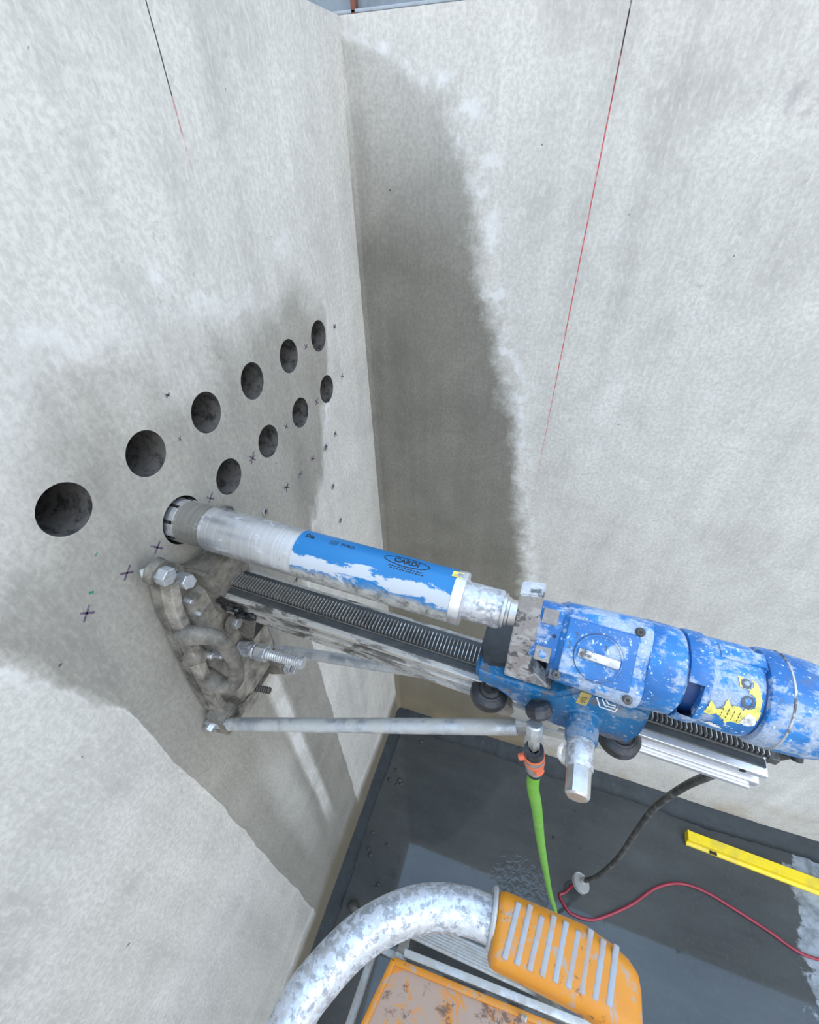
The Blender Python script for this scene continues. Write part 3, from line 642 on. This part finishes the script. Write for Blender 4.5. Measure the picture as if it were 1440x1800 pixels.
MB().box((0.045, -0.0137, -0.1150), (0.838, 0.0137, -0.1142)).build('black_rack_bed', 'rackbed', rack)  # thin black strip between the teeth
for y in (-0.0195, 0.0195): MB().box((0.050, y - 0.0055, -0.1215), (0.826, y + 0.0055, -0.1175), 0.0008, 1).build('rail_top_strip', 'grease', st, RX)
MB().box((0.828, -0.0145, -0.124), (0.840, 0.0145, -0.112), 0.001).build('rack_end', 'rack', st, RX)
MB().cyl((0.803, -0.0332, -0.1262), (0.803, -0.030, -0.1262), 0.0036, seg=14).build('rail_bolt_hole', 'rackbed', st, RX)  # black disc painting the dark inside a bolt hole
# carriage
cp = [(0.478, -0.066), (0.480, -0.092), (0.507, -0.098), (0.556, -0.130), (0.590, -0.139), (0.640, -0.139), (0.645, -0.128), (0.655, -0.130), (0.663, -0.136), (0.676, -0.128), (0.682, -0.095), (0.676, -0.040), (0.60, -0.040), (0.575, -0.070), (0.50, -0.070)]
car = MB().prism(cp, 1, -0.050, 0.042, 0.005, 3).build('carriage', 'carr', st, RX)
MB().prism([(0.478, 0.030), (0.486, 0.040), (0.540, 0.042), (0.562, 0.02), (0.562, -0.026), (0.512, -0.032), (0.484, -0.040), (0.4775, -0.02)], 2, -0.074, -0.0655, 0.003).build('greasy_top', 'grease', st, RX)
MB().prism([(0.560, 0.040), (0.560, -0.036), (0.60, -0.042), (0.675, -0.042), (0.675, 0.040)], 2, -0.060, -0.030, 0.004).build('motor_seat', 'carr', st, RX)
# number plate and white emblem on the carriage front
tm = text_mesh('5535', 0.0085)
for v in tm.verts: v.co = Vector((0.6065 + v.co.y*0.9, -0.0507, -0.056 - v.co.x*0.8))
plt = MB().box((0.6005, -0.0504, -0.068), (0.6125, -0.049, -0.042)).build('number_plate', 'brass', st, RX)
b = MB(); b.bm.free(); b.bm = tm; b.build('plate_lettering', 'ink', plt)
em = MB()
for p, q in [((0.640, -0.0605), (0.648, -0.078)), ((0.648, -0.078), (0.664, -0.078)), ((0.664, -0.078), (0.665, -0.070)), ((0.646, -0.0605), (0.652, -0.072)), ((0.652, -0.072), (0.663, -0.071)), ((0.650, -0.0605), (0.655, -0.067)), ((0.655, -0.067), (0.662, -0.066))]:
    em.bar((p[0] - 0.022, -0.0504, p[1] + 0.018), (q[0] - 0.022, -0.0504, q[1] + 0.018), 0.0014, 0.0006, up=(0, 1, 0))
em.build('white_emblem', 'white', st, RX)
# crank hub
hx, hz = 0.616, -0.100
MB().lathe((hx, -0.046, hz), (0, -1, 0), [(0, 0.027), (0.006, 0.0200), (0.030, 0.0185), (0.033, 0.0172), (0.033, 0.012)], 32).build('crank_boss', 'carr', st, RX)
hub = MB().lathe((hx, -0.078, hz), (0, -1, 0), [(0, 0.0155), (0.030, 0.0155), (0.032, 0.0145), (0.032, 0.01)], 32).build('crank_hub', 'hoop', st, RX)
MB().cyl((hx, -0.105, hz), (hx, -0.140, hz), 0.0132, seg=10, bev=0.0022).build('crank_shaft', 'chrome', hub)
MB().cyl((0.607, -0.084, -0.128), (0.612, -0.092, -0.112), 0.014, seg=20, bev=0.003).build('grease_cap', 'clear', hub)
# guide rollers
for x, y in [(0.501, -0.037), (0.668, -0.038)]:
    ro = MB().lathe((x, y, -0.124), (0, 0, -1), [(-0.006, 0.007), (-0.006, 0.011), (-0.001, 0.014), (-0.0015, 0.016), (0.001, 0.0215), (0.004, 0.0250), (0.016, 0.0255), (0.019, 0.023), (0.019, 0)], 40).build('guide_roller', 'black', st, RX)
    MB().torus((x, y, -0.1245), (0, 0, 1), 0.0185, 0.0012, 32, 8).build('roller_ring', 'black', ro)
# lower bracket under the carriage
MB().bar((0.52, -0.034, -0.158), (0.60, -0.034, -0.166), 0.012, 0.03, bev=0.002).build('lower_bracket', 'alu', st, RX)
MB().bar((0.545, -0.040, -0.185), (0.665, -0.036, -0.168), 0.008, 0.018, bev=0.002).build('brace_strip', 'alu', st, RX)
MB().cyl((0.520, -0.045, -0.155), (0.520, -0.02, -0.155), 0.018, seg=20, bev=0.002).build('bracket_boss', 'cast', st, RX)
MB().box((0.562, -0.048, -0.222), (0.585, -0.036, -0.190), 0.003).build('bracket_tab', 'alu', st, RX)

# ---- drill motor
mo = empty('drill_motor', BIT, 'blue drill motor splashed with slurry, gear dial and torn yellow sticker', 'drill motor'); mo.matrix_world = RIG
CY, CZ = -0.011, -0.008
MB().lathe((0.4935, 0, 0), (1, 0, 0), [(0, 0.010), (0, 0.0215), (0.004, 0.0220), (0.005, 0.0185), (0.008, 0.0180), (0.009, 0.0165), (0.045, 0.0165)], 40).build('spindle', 'chrome', mo)
# mounting strap of steel in front of the nose
MB().prism([(0.509, 0.090), (0.532, 0.096), (0.5395, -0.034), (0.571, -0.0655), (0.513, -0.0655)], 1, -0.046, -0.026, 0.0015).build('mounting_strap', 'strap', mo)
def rbox_ring(h, v, r, n=6):     # rounded rectangle outline
    pts = []
    for sx_, sy_, a0 in ((1, 1, 0), (-1, 1, PI/2), (-1, -1, PI), (1, -1, 3*PI/2)):
        for k in range(n + 1):
            a = a0 + PI/2*k/n; pts.append((sx_*(h - r) + r*math.cos(a), sy_*(v - r) + r*math.sin(a)))
    return pts
TILT = math.radians(47)          # gear cover looks up and forwards
n_f = Vector((0, -math.cos(TILT), math.sin(TILT))); t_f = Vector((0, math.sin(TILT), math.cos(TILT)))   # face normal, face up
def loft(sections):              # sections: x, half (along face), half (along normal), corner radius, offsets
    b = MB(); rings = []
    for x, h, v, r, oh, ov in sections:
        c = Vector((x, CY, CZ)) + t_f*oh + n_f*ov
        rings.append([b.bm.verts.new(c + t_f*p + n_f*q) for p, q in rbox_ring(h, v, r)])
    for A, B in zip(rings, rings[1:]):
        m = len(A)
        for k in range(m): b.bm.faces.new((A[k], A[(k+1) % m], B[(k+1) % m], B[k]))
    b.bm.faces.new(rings[0][::-1]); b.bm.faces.new(rings[-1]); return b
nose = loft([(0.533, .030, .034, .010, .006, 0), (0.536, .0325, .036, .012, .006, 0), (0.562, .0335, .037, .012, .006, 0), (0.566, .036, .038, .014, .004, 0)]).build('gearbox_nose', 'blue', mo)
gb = loft([(0.556, .030, .030, .016, 0, 0), (0.562, .040, .039, .018, 0, 0), (0.568, .0440, .042, .019, 0, 0), (0.640, .0475, .0445, .020, -.0005, 0), (0.646, .0480, .0450, .022, -.0005, 0), (0.651, .0465, .044, .022, 0, 0), (0.652, .043, .040, .02, 0, 0)]).build('gearbox', 'blue', mo)
# square windows in the nose
for oh, sz in [(0.024, .0085), (-0.018, .0080)]:
    c = Vector((0.5475, CY, CZ)) + t_f*(oh) + n_f*0.0368
    R = Matrix((Vector((1, 0, 0)), t_f, n_f)).transposed()
    wdw = MB(); wdw.box(c - Vector((0.0085, sz, 0.0008)), c + Vector((0.0085, sz, 0.0008)), 0.0004, 1, R); w2 = wdw.build('square_window', 'hgrey', nose)
    if oh < 0: MB().cyl(c, c + n_f*0.002, 0.0042, seg=16, bev=0.0005).build('screw', 'blue2', w2)
MB().cyl(Vector((0.5555, CY, CZ)) + t_f*0.004 + n_f*0.0366, Vector((0.5555, CY, CZ)) + t_f*0.004 + n_f*0.0380, 0.0020, seg=12).build('set_screw', 'ink', nose)
# cover plate on the gearbox face
FC = 0.0450
cov = MB()
cc = Vector((0.602, CY, CZ)) + n_f*FC
Rf = Matrix((Vector((1, 0, 0)), t_f, n_f)).transposed()
cov.box(cc - Vector((0.036, 0.030, 0.0020)), cc + Vector((0.036, 0.030, 0.0012)), 0.0022, 3, Rf)
cov.build('gear_cover', 'blue2', mo)
dc = Vector((0.602, CY, CZ)) + t_f*(-0.004) + n_f*(FC + 0.001)
dial = MB().lathe(dc, n_f, [(0, 0.0245), (0.0030, 0.0245), (0.0034, 0.0238), (0.0034, 0.0225), (0.0026, 0.0222), (0.0026, 0)], 48).build('gear_dial', 'blue2', mo)
MB().torus(dc + n_f*0.0008, n_f, 0.0248, 0.0005, 48, 8).build('dial_groove', 'embossed', dial)
da = Vector((1, 0, 0))*0.985 - t_f*0.05
MB().bar(dc + n_f*0.0046 - da*0.0215, dc + n_f*0.0046 + da*0.0215, 0.0095, 0.0050, up=n_f, bev=0.0018).build('dial_bar', 'strap', dial)
def on_face(bm, c, rot=0.0):
    cr, sr = math.cos(rot), math.sin(rot)
    for v in bm.verts:
        x, y = v.co.x, v.co.y; v.co = c + Vector((1, 0, 0))*(x*cr - y*sr) + t_f*(x*sr + y*cr)
    b = MB(); b.bm.free(); b.bm = bm; return b
for ch, ox, oy in (('3', -0.0255, 0.0165), ('2', -0.0300, 0.0050), ('3', 0.005, 0.012)):
    on_face(text_mesh(ch, 0.010 if ox < 0 else 0.008), dc + Vector((1, 0, 0))*ox + t_f*oy + n_f*(0.0006 if ox < 0 else 0.0030), 0.0).build('dial_number', 'embossed', dial)
for ox, oh in [(0.036, 0.034), (0.037, -0.037), (-0.036, -0.034)]:
    c = Vector((0.601 + ox, CY, CZ)) + t_f*oh + n_f*(FC - 0.004)
    sc_ = MB().cyl(c, c + n_f*0.006, 0.0048, seg=16, bev=0.0012).build('cover_screw', 'cable', mo)
    MB().cyl(c + n_f*0.006, c + n_f*0.0063, 0.0018, seg=6).build('screw_socket', 'ink', sc_)
c0 = (0, CY, CZ)
MB().lathe(c0, (1, 0, 0), [(0.6500, 0.040), (0.6504, 0.0470), (0.6536, 0.0485), (0.6806, 0.0480), (0.6860, 0.0465), (0.6896, 0.042), (0.6896, 0.03)], 64).build('front_ring', 'blue2', mo)
# band with an open brush window, inner core showing through
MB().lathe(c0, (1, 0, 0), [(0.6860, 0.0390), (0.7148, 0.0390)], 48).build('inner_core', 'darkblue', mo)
aw = math.radians(90 - 22)       # lathe angle of the window centre (0 = up)
MB().lathe(c0, (1, 0, 0), [(0.6887, 0.0385), (0.6887, 0.0475), (0.6914, 0.0490), (0.7058, 0.0490), (0.7094, 0.0475), (0.7094, 0.0385)], 56, aw + 0.42, aw + 2*PI - 0.42).build('brush_band', 'blue', mo)
MB().lathe(c0, (1, 0, 0), [(0.7026, 0.0385), (0.7026, 0.0485), (0.7058, 0.0490), (0.7094, 0.0475), (0.7094, 0.0385)], 16, aw - 0.43, aw + 0.43).build('band_rim', 'blue', mo)
body = MB().lathe(c0, (1, 0, 0), [(0.7058, 0.044), (0.7112, 0.0465), (0.7472, 0.0475), (0.7535, 0.0465), (0.7562, 0.0445)], 64).build('motor_body', 'blue2', mo)
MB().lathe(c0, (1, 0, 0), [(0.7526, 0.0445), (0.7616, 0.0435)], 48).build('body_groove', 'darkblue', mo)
MB().lathe(c0, (1, 0, 0), [(0.7580, 0.0430), (0.7598, 0.0480), (0.7634, 0.0500), (0.7868, 0.0500), (0.8075, 0.0490), (0.8228, 0.0455), (0.8336, 0.036), (0.8381, 0.02), (0.8390, 0)], 64).build('rear_cap', 'blue', mo)
MB().torus((0.7778, CY, CZ), (1, 0, 0), 0.0500, 0.0012, 64, 8).build('cap_ridge', 'strap', mo)
MB().prism([(0.714, 0.030), (0.760, 0.031), (0.760, 0.0412), (0.714, 0.0402)], 1, -0.016, 0.006, 0.003).build('top_rib', 'blue', mo)
MB().cyl((0.812, CY - 0.034, CZ - 0.028), (0.812, CY - 0.041, CZ - 0.034), 0.005, seg=12, bev=0.001).build('brush_plug', 'black', mo)
# torn sticker: kept grid cells inside a ragged outline, wrapped on the motor body
def inside(p, poly):
    c = False; j = len(poly) - 1
    for i in range(len(poly)):
        (xi, yi), (xj, yj) = poly[i], poly[j]
        if (yi > p[1]) != (yj > p[1]) and p[0] < (xj - xi)*(p[1] - yi)/(yj - yi) + xi: c = not c
        j = i
    return c
def wrap_st(bm, r, name, mat):      # sticker layout is drawn at 1:1.3 and sits on the upper front of the motor body
    for v in bm.verts: v.co.x = 0.7085 + (v.co.x - 0.730)*1.08; v.co.y = 0.010 + v.co.y*1.22
    return wrap(bm, r, 0.0, 0.0, name, mat, body, cy=CY, cz=CZ)
def patch(poly, r, name, mat, holes=()):
    xs = [p[0] for p in poly]; ys = [p[1] for p in poly]; st_ = 0.0009
    quads = []
    nx = int((max(xs) - min(xs))/st_) + 1; ny = int((max(ys) - min(ys))/st_) + 1
    for i in range(nx):
        for j in range(ny):
            x, y = min(xs) + i*st_, min(ys) + j*st_
            if inside((x + st_/2, y + st_/2), poly) and not any(((x - hx_)/rx_)**2 + ((y - hy_)/ry_)**2 < 1 for hx_, hy_, rx_, ry_ in holes):
                quads.append([(x, y), (x + st_, y), (x + st_, y + st_), (x, y + st_)])
    bm = bmesh.new()
    for q in quads: bm.faces.new([bm.verts.new((x, y, 0)) for x, y in q])
    bmesh.ops.remove_doubles(bm, verts=bm.verts, dist=1e-5)
    return wrap_st(bm, r, name, mat)
RB = 0.0480
fishy = [(0.7300, 0.001), (0.7325, 0.013), (0.7385, 0.0075), (0.7425, 0.0095), (0.7440, 0.018), (0.7470, 0.014), (0.7530, 0.015), (0.7580, 0.0125), (0.7615, 0.019), (0.7600, 0.034), (0.7500, 0.040), (0.7500, 0.033), (0.7640, 0.026), (0.7650, 0.037), (0.7710, 0.028), (0.7725, 0.010), (0.7690, 0.001), (0.7600, 0.000), (0.7520, -0.001), (0.7500, -0.004), (0.7470, -0.001), (0.7400, 0.003), (0.7350, 0.000)]
fishy = [(0.7300, 0.001), (0.7325, 0.014), (0.7385, 0.0075), (0.7425, 0.0095), (0.7445, 0.019), (0.7480, 0.014), (0.7540, 0.0155), (0.7590, 0.0125), (0.7600, 0.0300), (0.7520, 0.0310), (0.7500, 0.0390), (0.7600, 0.0390), (0.7660, 0.0370), (0.7700, 0.0260), (0.7715, 0.0100), (0.7690, 0.001), (0.7600, 0.000), (0.7520, -0.001), (0.7500, -0.005), (0.7470, -0.001), (0.7400, 0.003), (0.7350, 0.000)]
yl = patch(fishy, RB, 'torn_sticker', 'sticker', [(0.757, 0.0345, 0.0052, 0.0046), (0.7600, 0.0205, 0.0060, 0.0062)])
patch([(0.7590, 0.001), (0.7620, 0.012), (0.7700, 0.010), (0.7705, 0.003), (0.7660, 0.0)], RB + 0.0003, 'white_label', 'wsticker')
for (px_, py_, rx_, ry_) in [(0.757, 0.0345, 0.0042, 0.0036), (0.7600, 0.0205, 0.0050, 0.0052)]:
    patch([(px_ + rx_*math.cos(2*PI*k/24), py_ + ry_*math.sin(2*PI*k/24)) for k in range(24)], RB, 'round_seal', 'embossed', [(px_, py_, rx_*0.6, ry_*0.6)])
patch([(0.7360, -0.012), (0.7400, -0.009), (0.7480, -0.011), (0.7520, -0.014), (0.7450, -0.0155)], RB, 'white_scrap', 'white')
for i in range(4):
    for j in range(3):
        x0 = 0.7430 + i*0.0045
        wrap_st(flat([[(x0, 0.0015 + j*0.0035), (x0 + 0.0006, 0.0015 + j*0.0035), (x0 + 0.0006, 0.0036 + j*0.0035), (x0, 0.0036 + j*0.0035)]]), RB + 0.0002, 'sticker_print', 'ink')

# ------------------------------------------------------------------ water feed and hose
wf = empty('hose_coupling', (0.566, -0.845, 1.96), 'grey and orange quick coupling with black tap hanging below blue carriage', 'coupling')
O = Vector((0.566, -0.845, 1.96))
def L(p): return Vector(p) - O
p0, p1, p2, p3, p4 = (0.558, -0.812, 1.962), (0.5575, -0.822, 1.952), (0.561, -0.829, 1.930), (0.564, -0.834, 1.912), (0.574, -0.836, 1.854)
MB().cyl(L((0.562, -0.770, 1.955)), L(p0), 0.010, seg=16, bev=0.002).build('inlet_pipe', 'grease', wf)
kb = MB()
kb.lathe(L((0.556, -0.806, 1.972)), (0.35, -0.55, -0.75), [(0, 0), (0, 0.012), (0.004, 0.016), (0.012, 0.0165), (0.017, 0.012), (0.017, 0)], 9)
kb.build('tap_knob', 'black', wf, angle=20)
MB().cyl(L(p1), L(p2), 0.0105, seg=8, bev=0.002).build('slurry_caked_nut', 'zinc', wf)
MB().cyl(L(p2), L(p3), 0.0070, seg=4, bev=0.001).build('square_adapter', 'chrome', wf)
dv = (Vector(p4) - Vector(p3)).normalized()
q = Vector(p3)
MB().lathe(L(q), dv, [(0, 0.006), (0, 0.0118), (0.004, 0.0125), (0.012, 0.0125)], 28).build('collar', 'black', wf)
MB().lathe(L(q + dv*0.012), dv, [(0, 0.0126), (0.003, 0.0136), (0.006, 0.0126), (0.014, 0.0126), (0.017, 0.0136), (0.020, 0.0126)], 28).build('orange_ring', 'horange', wf)
MB().lathe(L(q + dv*0.016), dv, [(0, 0.0130), (0.008, 0.0130)], 28).build('grey_band', 'hgrey', wf)
MB().lathe(L(q + dv*0.031), dv, [(0, 0.0128), (0.014, 0.0122), (0.022, 0.0115)], 28).build('grey_body', 'hgrey', wf)
MB().cyl(L(q + dv*0.018 + Vector((-0.011, -0.004, 0))), L(q + dv*0.022 + Vector((-0.019, -0.006, 0))), 0.0045, seg=12, bev=0.001).build('release_tab', 'horange', wf)
MB().lathe(L(q + dv*0.036 + Vector((0.006, -0.0085, 0.002))), Vector((0.6, -0.7, 0.35)), [(0, 0), (0.0, 0.007), (0.004, 0.006), (0.004, 0)], 14).build('orange_inlay', 'horange', wf)
MB().lathe(L(q + dv*0.052), dv, [(0, 0.0116), (0.003, 0.0122), (0.008, 0.0112), (0.010, 0.008)], 28).build('end_collar', 'black', wf)
hs = MB().tube([(0.574, -0.836, 1.856), (0.580, -0.836, 1.80), (0.600, -0.826, 1.70), (0.651, -0.782, 1.40), (0.716, -0.739, 1.05), (0.801, -0.682, 0.60), (0.885, -0.635, 0.20), (0.925, -0.640, 0.05), (0.985, -0.690, 0.0088), (1.10, -0.85, 0.0085), (1.25, -1.15, 0.0085), (1.3, -1.6, 0.0085)], 0.0085, 16, 8).build('garden_hose', 'green')
tag(hs, 'bright green water hose running down from coupling to wet floor', 'hose')

# ------------------------------------------------------------------ cable with clear plug, red cable
cb = empty('power_cable', (1.001, -0.49, 0.0), 'dusty black power cable ending in a clear round plug on floor', 'cable')
O2 = Vector((1.001, -0.49, 0.0))
MB().tube([Vector(p) - O2 for p in [(0.805, -0.767, 2.005), (0.850, -0.760, 1.982), (0.893, -0.715, 1.88), (0.918, -0.652, 1.70), (0.932, -0.613, 1.55), (0.956, -0.561, 1.35), (0.976, -0.521, 1.10), (1.005, -0.500, 0.85), (1.039, -0.487, 0.50), (1.037, -0.485, 0.22), (1.012, -0.487, 0.10)]], 0.0085, 14, 8).build('cable_sheath', 'cable', cb)
pd = Vector((-0.35, -0.25, -0.90)).normalized(); pc = Vector((1.012, -0.487, 0.10)) - O2
MB().lathe(pc - pd*0.02, pd, [(0, 0.010), (0.03, 0.013), (0.032, 0.010)], 20).build('plug_boot', 'alu', cb)
MB().lathe(pc + pd*0.010, pd, [(0, 0.012), (0.002, 0.034), (0.006, 0.037), (0.020, 0.037), (0.024, 0.034), (0.024, 0.0)], 40).build('plug_disc', 'clear', cb)
MB().lathe(pc + pd*0.012, pd, [(0, 0.014), (0.001, 0.026), (0.010, 0.026), (0.010, 0)], 32).build('plug_core', 'hgrey', cb)
rc = MB().tube([(0.988, -0.494, 0.066), (0.972, -0.510, 0.030), (0.955, -0.530, 0.009), (0.935, -0.545, 0.006), (0.955, -0.570, 0.006), (0.985, -0.590, 0.006), (1.05, -0.588, 0.006), (1.11, -0.561, 0.006), (1.223, -0.482, 0.006), (1.319, -0.396, 0.006), (1.395, -0.352, 0.006), (1.459, -0.335, 0.006), (1.53, -0.337, 0.006), (1.608, -0.354, 0.006), (1.744, -0.391, 0.006), (1.834, -0.422, 0.006), (1.912, -0.424, 0.006), (2.10, -0.40, 0.006), (2.5, -0.45, 0.006)], 0.0058, 12, 6).build('extension_cord', 'redcable')
tag(rc, 'thin dark red extension cord winding over the wet floor', 'cord')

# ------------------------------------------------------------------ yellow level
a = Vector((1.478, -0.155, 0)); bb = Vector((2.45, -0.190, 0)); dx = (bb - a).normalized()
lvR = Matrix((dx, Vector((0, 0, 1)).cross(dx), Vector((0, 0, 1)))).transposed().to_4x4()
lvl = empty('spirit_level', a, 'yellow aluminium spirit level lying on the dark wet floor', 'level'); lvl.matrix_world = Matrix.Translation(a) @ lvR
LL = (bb - a).length
MB().prism([(-0.026, 0.0), (0.026, 0.0), (0.026, 0.006), (0.022, 0.009), (0.022, 0.031), (0.026, 0.034), (0.026, 0.040), (-0.012, 0.040), (-0.014, 0.032), (-0.014, 0.014), (-0.026, 0.010)], 0, 0.002, LL, 0.0008, 1).build('level_beam', 'yellow', lvl, angle=20)
MB().prism([(-0.0275, 0.0), (0.0275, 0.0), (0.0275, 0.041), (-0.013, 0.041), (-0.016, 0.013), (-0.0275, 0.011)], 0, -0.006, 0.002, 0.001).build('end_cap', 'yellow', lvl)
MB().box((0.088, -0.0265, 0.0090), (0.118, -0.0135, 0.0142), 0.001).build('wear_notch', 'ink', lvl)

# ------------------------------------------------------------------ step ladder under the camera
ld = empty('step_ladder', (0.6, -1.05, 0), 'aluminium step ladder with curved guard tube, orange ribbed grip and orange tray', 'ladder')
O3 = Vector((0.6, -1.05, 0))
def K(p): return Vector(p) - O3
hz_ = 1.85
hoop = MB().tube([K(p) for p in [(0.395, -1.42, 1.30), (0.378, -1.40, 1.62), (0.370, -1.33, 1.80), (0.372, -1.22, 1.845), (0.376, -1.135, hz_), (0.389, -1.098, hz_), (0.418, -1.055, hz_), (0.462, -1.020, hz_), (0.508, -1.003, hz_), (0.555, -1.000, hz_), (0.62, -1.001, hz_), (0.660, -1.004, hz_)]], 0.0215, 28, 6).build('guard_tube', 'hoop', ld)
# grip: rounded block round the tube, grooves showing the grey core between orange ribs
def grip():
    b = MB(); rings = []
    S_ = [(0.549, .82), (0.552, .96), (0.557, 1.0), (0.640, 1.03), (0.666, 1.0), (0.682, 0.90), (0.690, 0.74), (0.693, 0.5)]
    for x, s in S_:
        cyy = -1.005 - 0.012*max(0, (x - 0.63)/0.06)
        rings.append([b.bm.verts.new(K((x + 0.05*(-q)*0.0, cyy + p*s, hz_ + q*s))) for p, q in rbox_ring(0.0315, 0.027, 0.015, 5)])
    for A, B in zip(rings, rings[1:]):
        for k in range(len(A)): b.bm.faces.new((A[k], A[(k+1) % len(A)], B[(k+1) % len(A)], B[k]))
    b.bm.faces.new(rings[0][::-1]); b.bm.faces.new(rings[-1]); return b.build('orange_grip', 'orange', ld, angle=50, label='orange ribbed plastic grip')
gr = grip()
for k in range(9):
    x = 0.566 + k*0.0122
    MB().bar(K((x - 0.004, -1.029, hz_ + 0.0262)), K((x + 0.004, -0.981 + 0.003*math.sin(k*2.3), hz_ + 0.0262)), 0.0062, 0.0035, bev=0.0016, seg=3).build('worn_rib', 'ribgrey', gr)
MB().torus(K((0.547, -0.998, hz_)), (1, 0.02, 0), 0.0255, 0.003, 28, 8).build('grip_ring', 'alu', gr)
# orange tray / platform
tz = 1.20
trap = [(0.409, -1.027), (0.735, -1.013), (0.80, -1.33), (0.335, -1.33)]
tr = MB(); tr.prism([(x - O3.x, y - O3.y) for x, y in trap], 2, tz - 0.020, tz, 0.004, 2)
tray = tr.build('platform_tray', 'tray', ld, label='worn orange tray')
def edge_bar(p, q, w, h, z, name, mat, par, bev=0.003): return MB().bar(K((*p, z)), K((*q, z)), w, h, bev=bev).build(name, mat, par)
for i in range(4):
    edge_bar(trap[i], trap[(i+1) % 4], 0.012, 0.022, tz + 0.002, 'tray_rim', 'orange', tray)
edge_bar((0.425, -1.008), (0.80, -0.990), 0.014, 0.030, tz - 0.012, 'front_channel', 'alu', ld, 0.002)
MB().tube([K((0.668, -1.020, 1.19)), K((0.668, -1.020, 1.228)), K((0.671, -1.022, 1.236))], 0.0028, 8, 3).build('hook_pin', 'steel', ld)
MB().cyl(K((0.6665, -1.020, 1.234)), K((0.676, -1.0225, 1.238)), 0.0055, seg=12, bev=0.001).build('pin_head', 'chrome', ld)
# legs: front pair leans towards the corner, rear pair leans back
for xs, xe in ((0.420, 0.352), (0.785, 0.862)):
    lg = MB().bar(K((xs, -1.035, 1.185)), K((xe, -0.852, 0.012)), 0.024, 0.050, up=(0, 1, 0.2), bev=0.003).build('leg', 'alu', ld)
    MB().box(K((xe - 0.018, -0.880, 0.0)), K((xe + 0.018, -0.824, 0.028)), 0.004).build('rubber_foot', 'black', lg)
for xs, xe in ((0.375, 0.262), (0.795, 0.905)):
    lg = MB().bar(K((xs, -1.33, 1.185)), K((xe, -1.68, 0.012)), 0.024, 0.060, up=(0, 1, 0.2), bev=0.003).build('leg', 'alu', ld)
    MB().box(K((xe - 0.018, -1.71, 0.0)), K((xe + 0.018, -1.65, 0.028)), 0.004).build('rubber_foot', 'black', lg)
def tread(x0, x1, y, z, depth=0.060):
    t = MB().box(K((x0, y - depth/2, z - 0.022)), K((x1, y + depth/2, z)), 0.002).build('tread', 'alu', ld)
    for k in range(7): MB().box(K((x0 + 0.004, y - depth/2 + 0.004 + k*0.008, z - 0.0005)), K((x1 - 0.004, y - depth/2 + 0.0085 + k*0.008, z + 0.0022)), 0.0006, 1).build('tread_rib', 'alu', t)
tread(0.362, 0.85, -0.872, 0.30)
tread(0.335, 0.835, -1.42, 0.90, 0.08); tread(0.305, 0.865, -1.51, 0.60, 0.08); tread(0.28, 0.89, -1.60, 0.30, 0.08)
# side rail between the leg pairs
MB().bar(K((0.338, -1.00, 0.95)), K((0.316, -1.36, 0.95)), 0.016, 0.030, bev=0.002).build('side_rail', 'alu', ld)
MB().bar(K((0.83, -1.00, 0.95)), K((0.85, -1.36, 0.95)), 0.016, 0.030, bev=0.002).build('side_rail', 'alu', ld)
for x0, x1 in ((0.338, 0.402), (0.83, 0.80)): MB().bar(K((x0, -1.003, 0.95)), K((x1, -1.003, 0.95)), 0.014, 0.02, bev=0.001).build('rail_bracket', 'alu', ld)

# ------------------------------------------------------------------ rubble on the floor
def stone(p, r, label, group=None, seed=0):
    R = random.Random(seed); bm = bmesh.new(); bmesh.ops.create_icosphere(bm, subdivisions=2, radius=1)
    ph = [Vector((R.uniform(-1, 1), R.uniform(-1, 1), R.uniform(-1, 1))).normalized() for _ in range(7)]
    for v in bm.verts:
        k = min(1.0, min((0.75 + 0.1*(i % 3))/max(0.05, v.co.dot(q)) for i, q in enumerate(ph)))
        v.co = Vector((v.co.x*r[0]*k, v.co.y*r[1]*k, v.co.z*r[2]*k + r[2]*0.65))
    b = MB(); b.bm.free(); b.bm = bm; o = b.build('stone', 'stone', angle=20); o.location = (p[0], p[1], 0.0)
    return tag(o, label, 'stone', group)
stone((0.104, -0.862), (0.028, 0.022, 0.020), 'dark brown stone lying by the fillet beside the ladder guard tube', seed=4)
for i, (x, y, s) in enumerate([(0.078, -0.352, .009), (0.128, -0.340, .012), (0.140, -0.352, .008), (0.118, -0.362, .006), (0.085, -0.655, .007), (0.160, -0.613, .006), (0.102, -0.672, .009), (0.176, -0.759, .008), (0.168, -0.772, .006), (0.175, -0.126, .008), (0.092, -0.30, .008), (0.078, -0.59, .007)]):
    stone((x, y), (s*1.2, s, s*0.8), 'small dark wet pebble scattered on floor near the corner', 'pebbles on the wet floor', 20 + i)
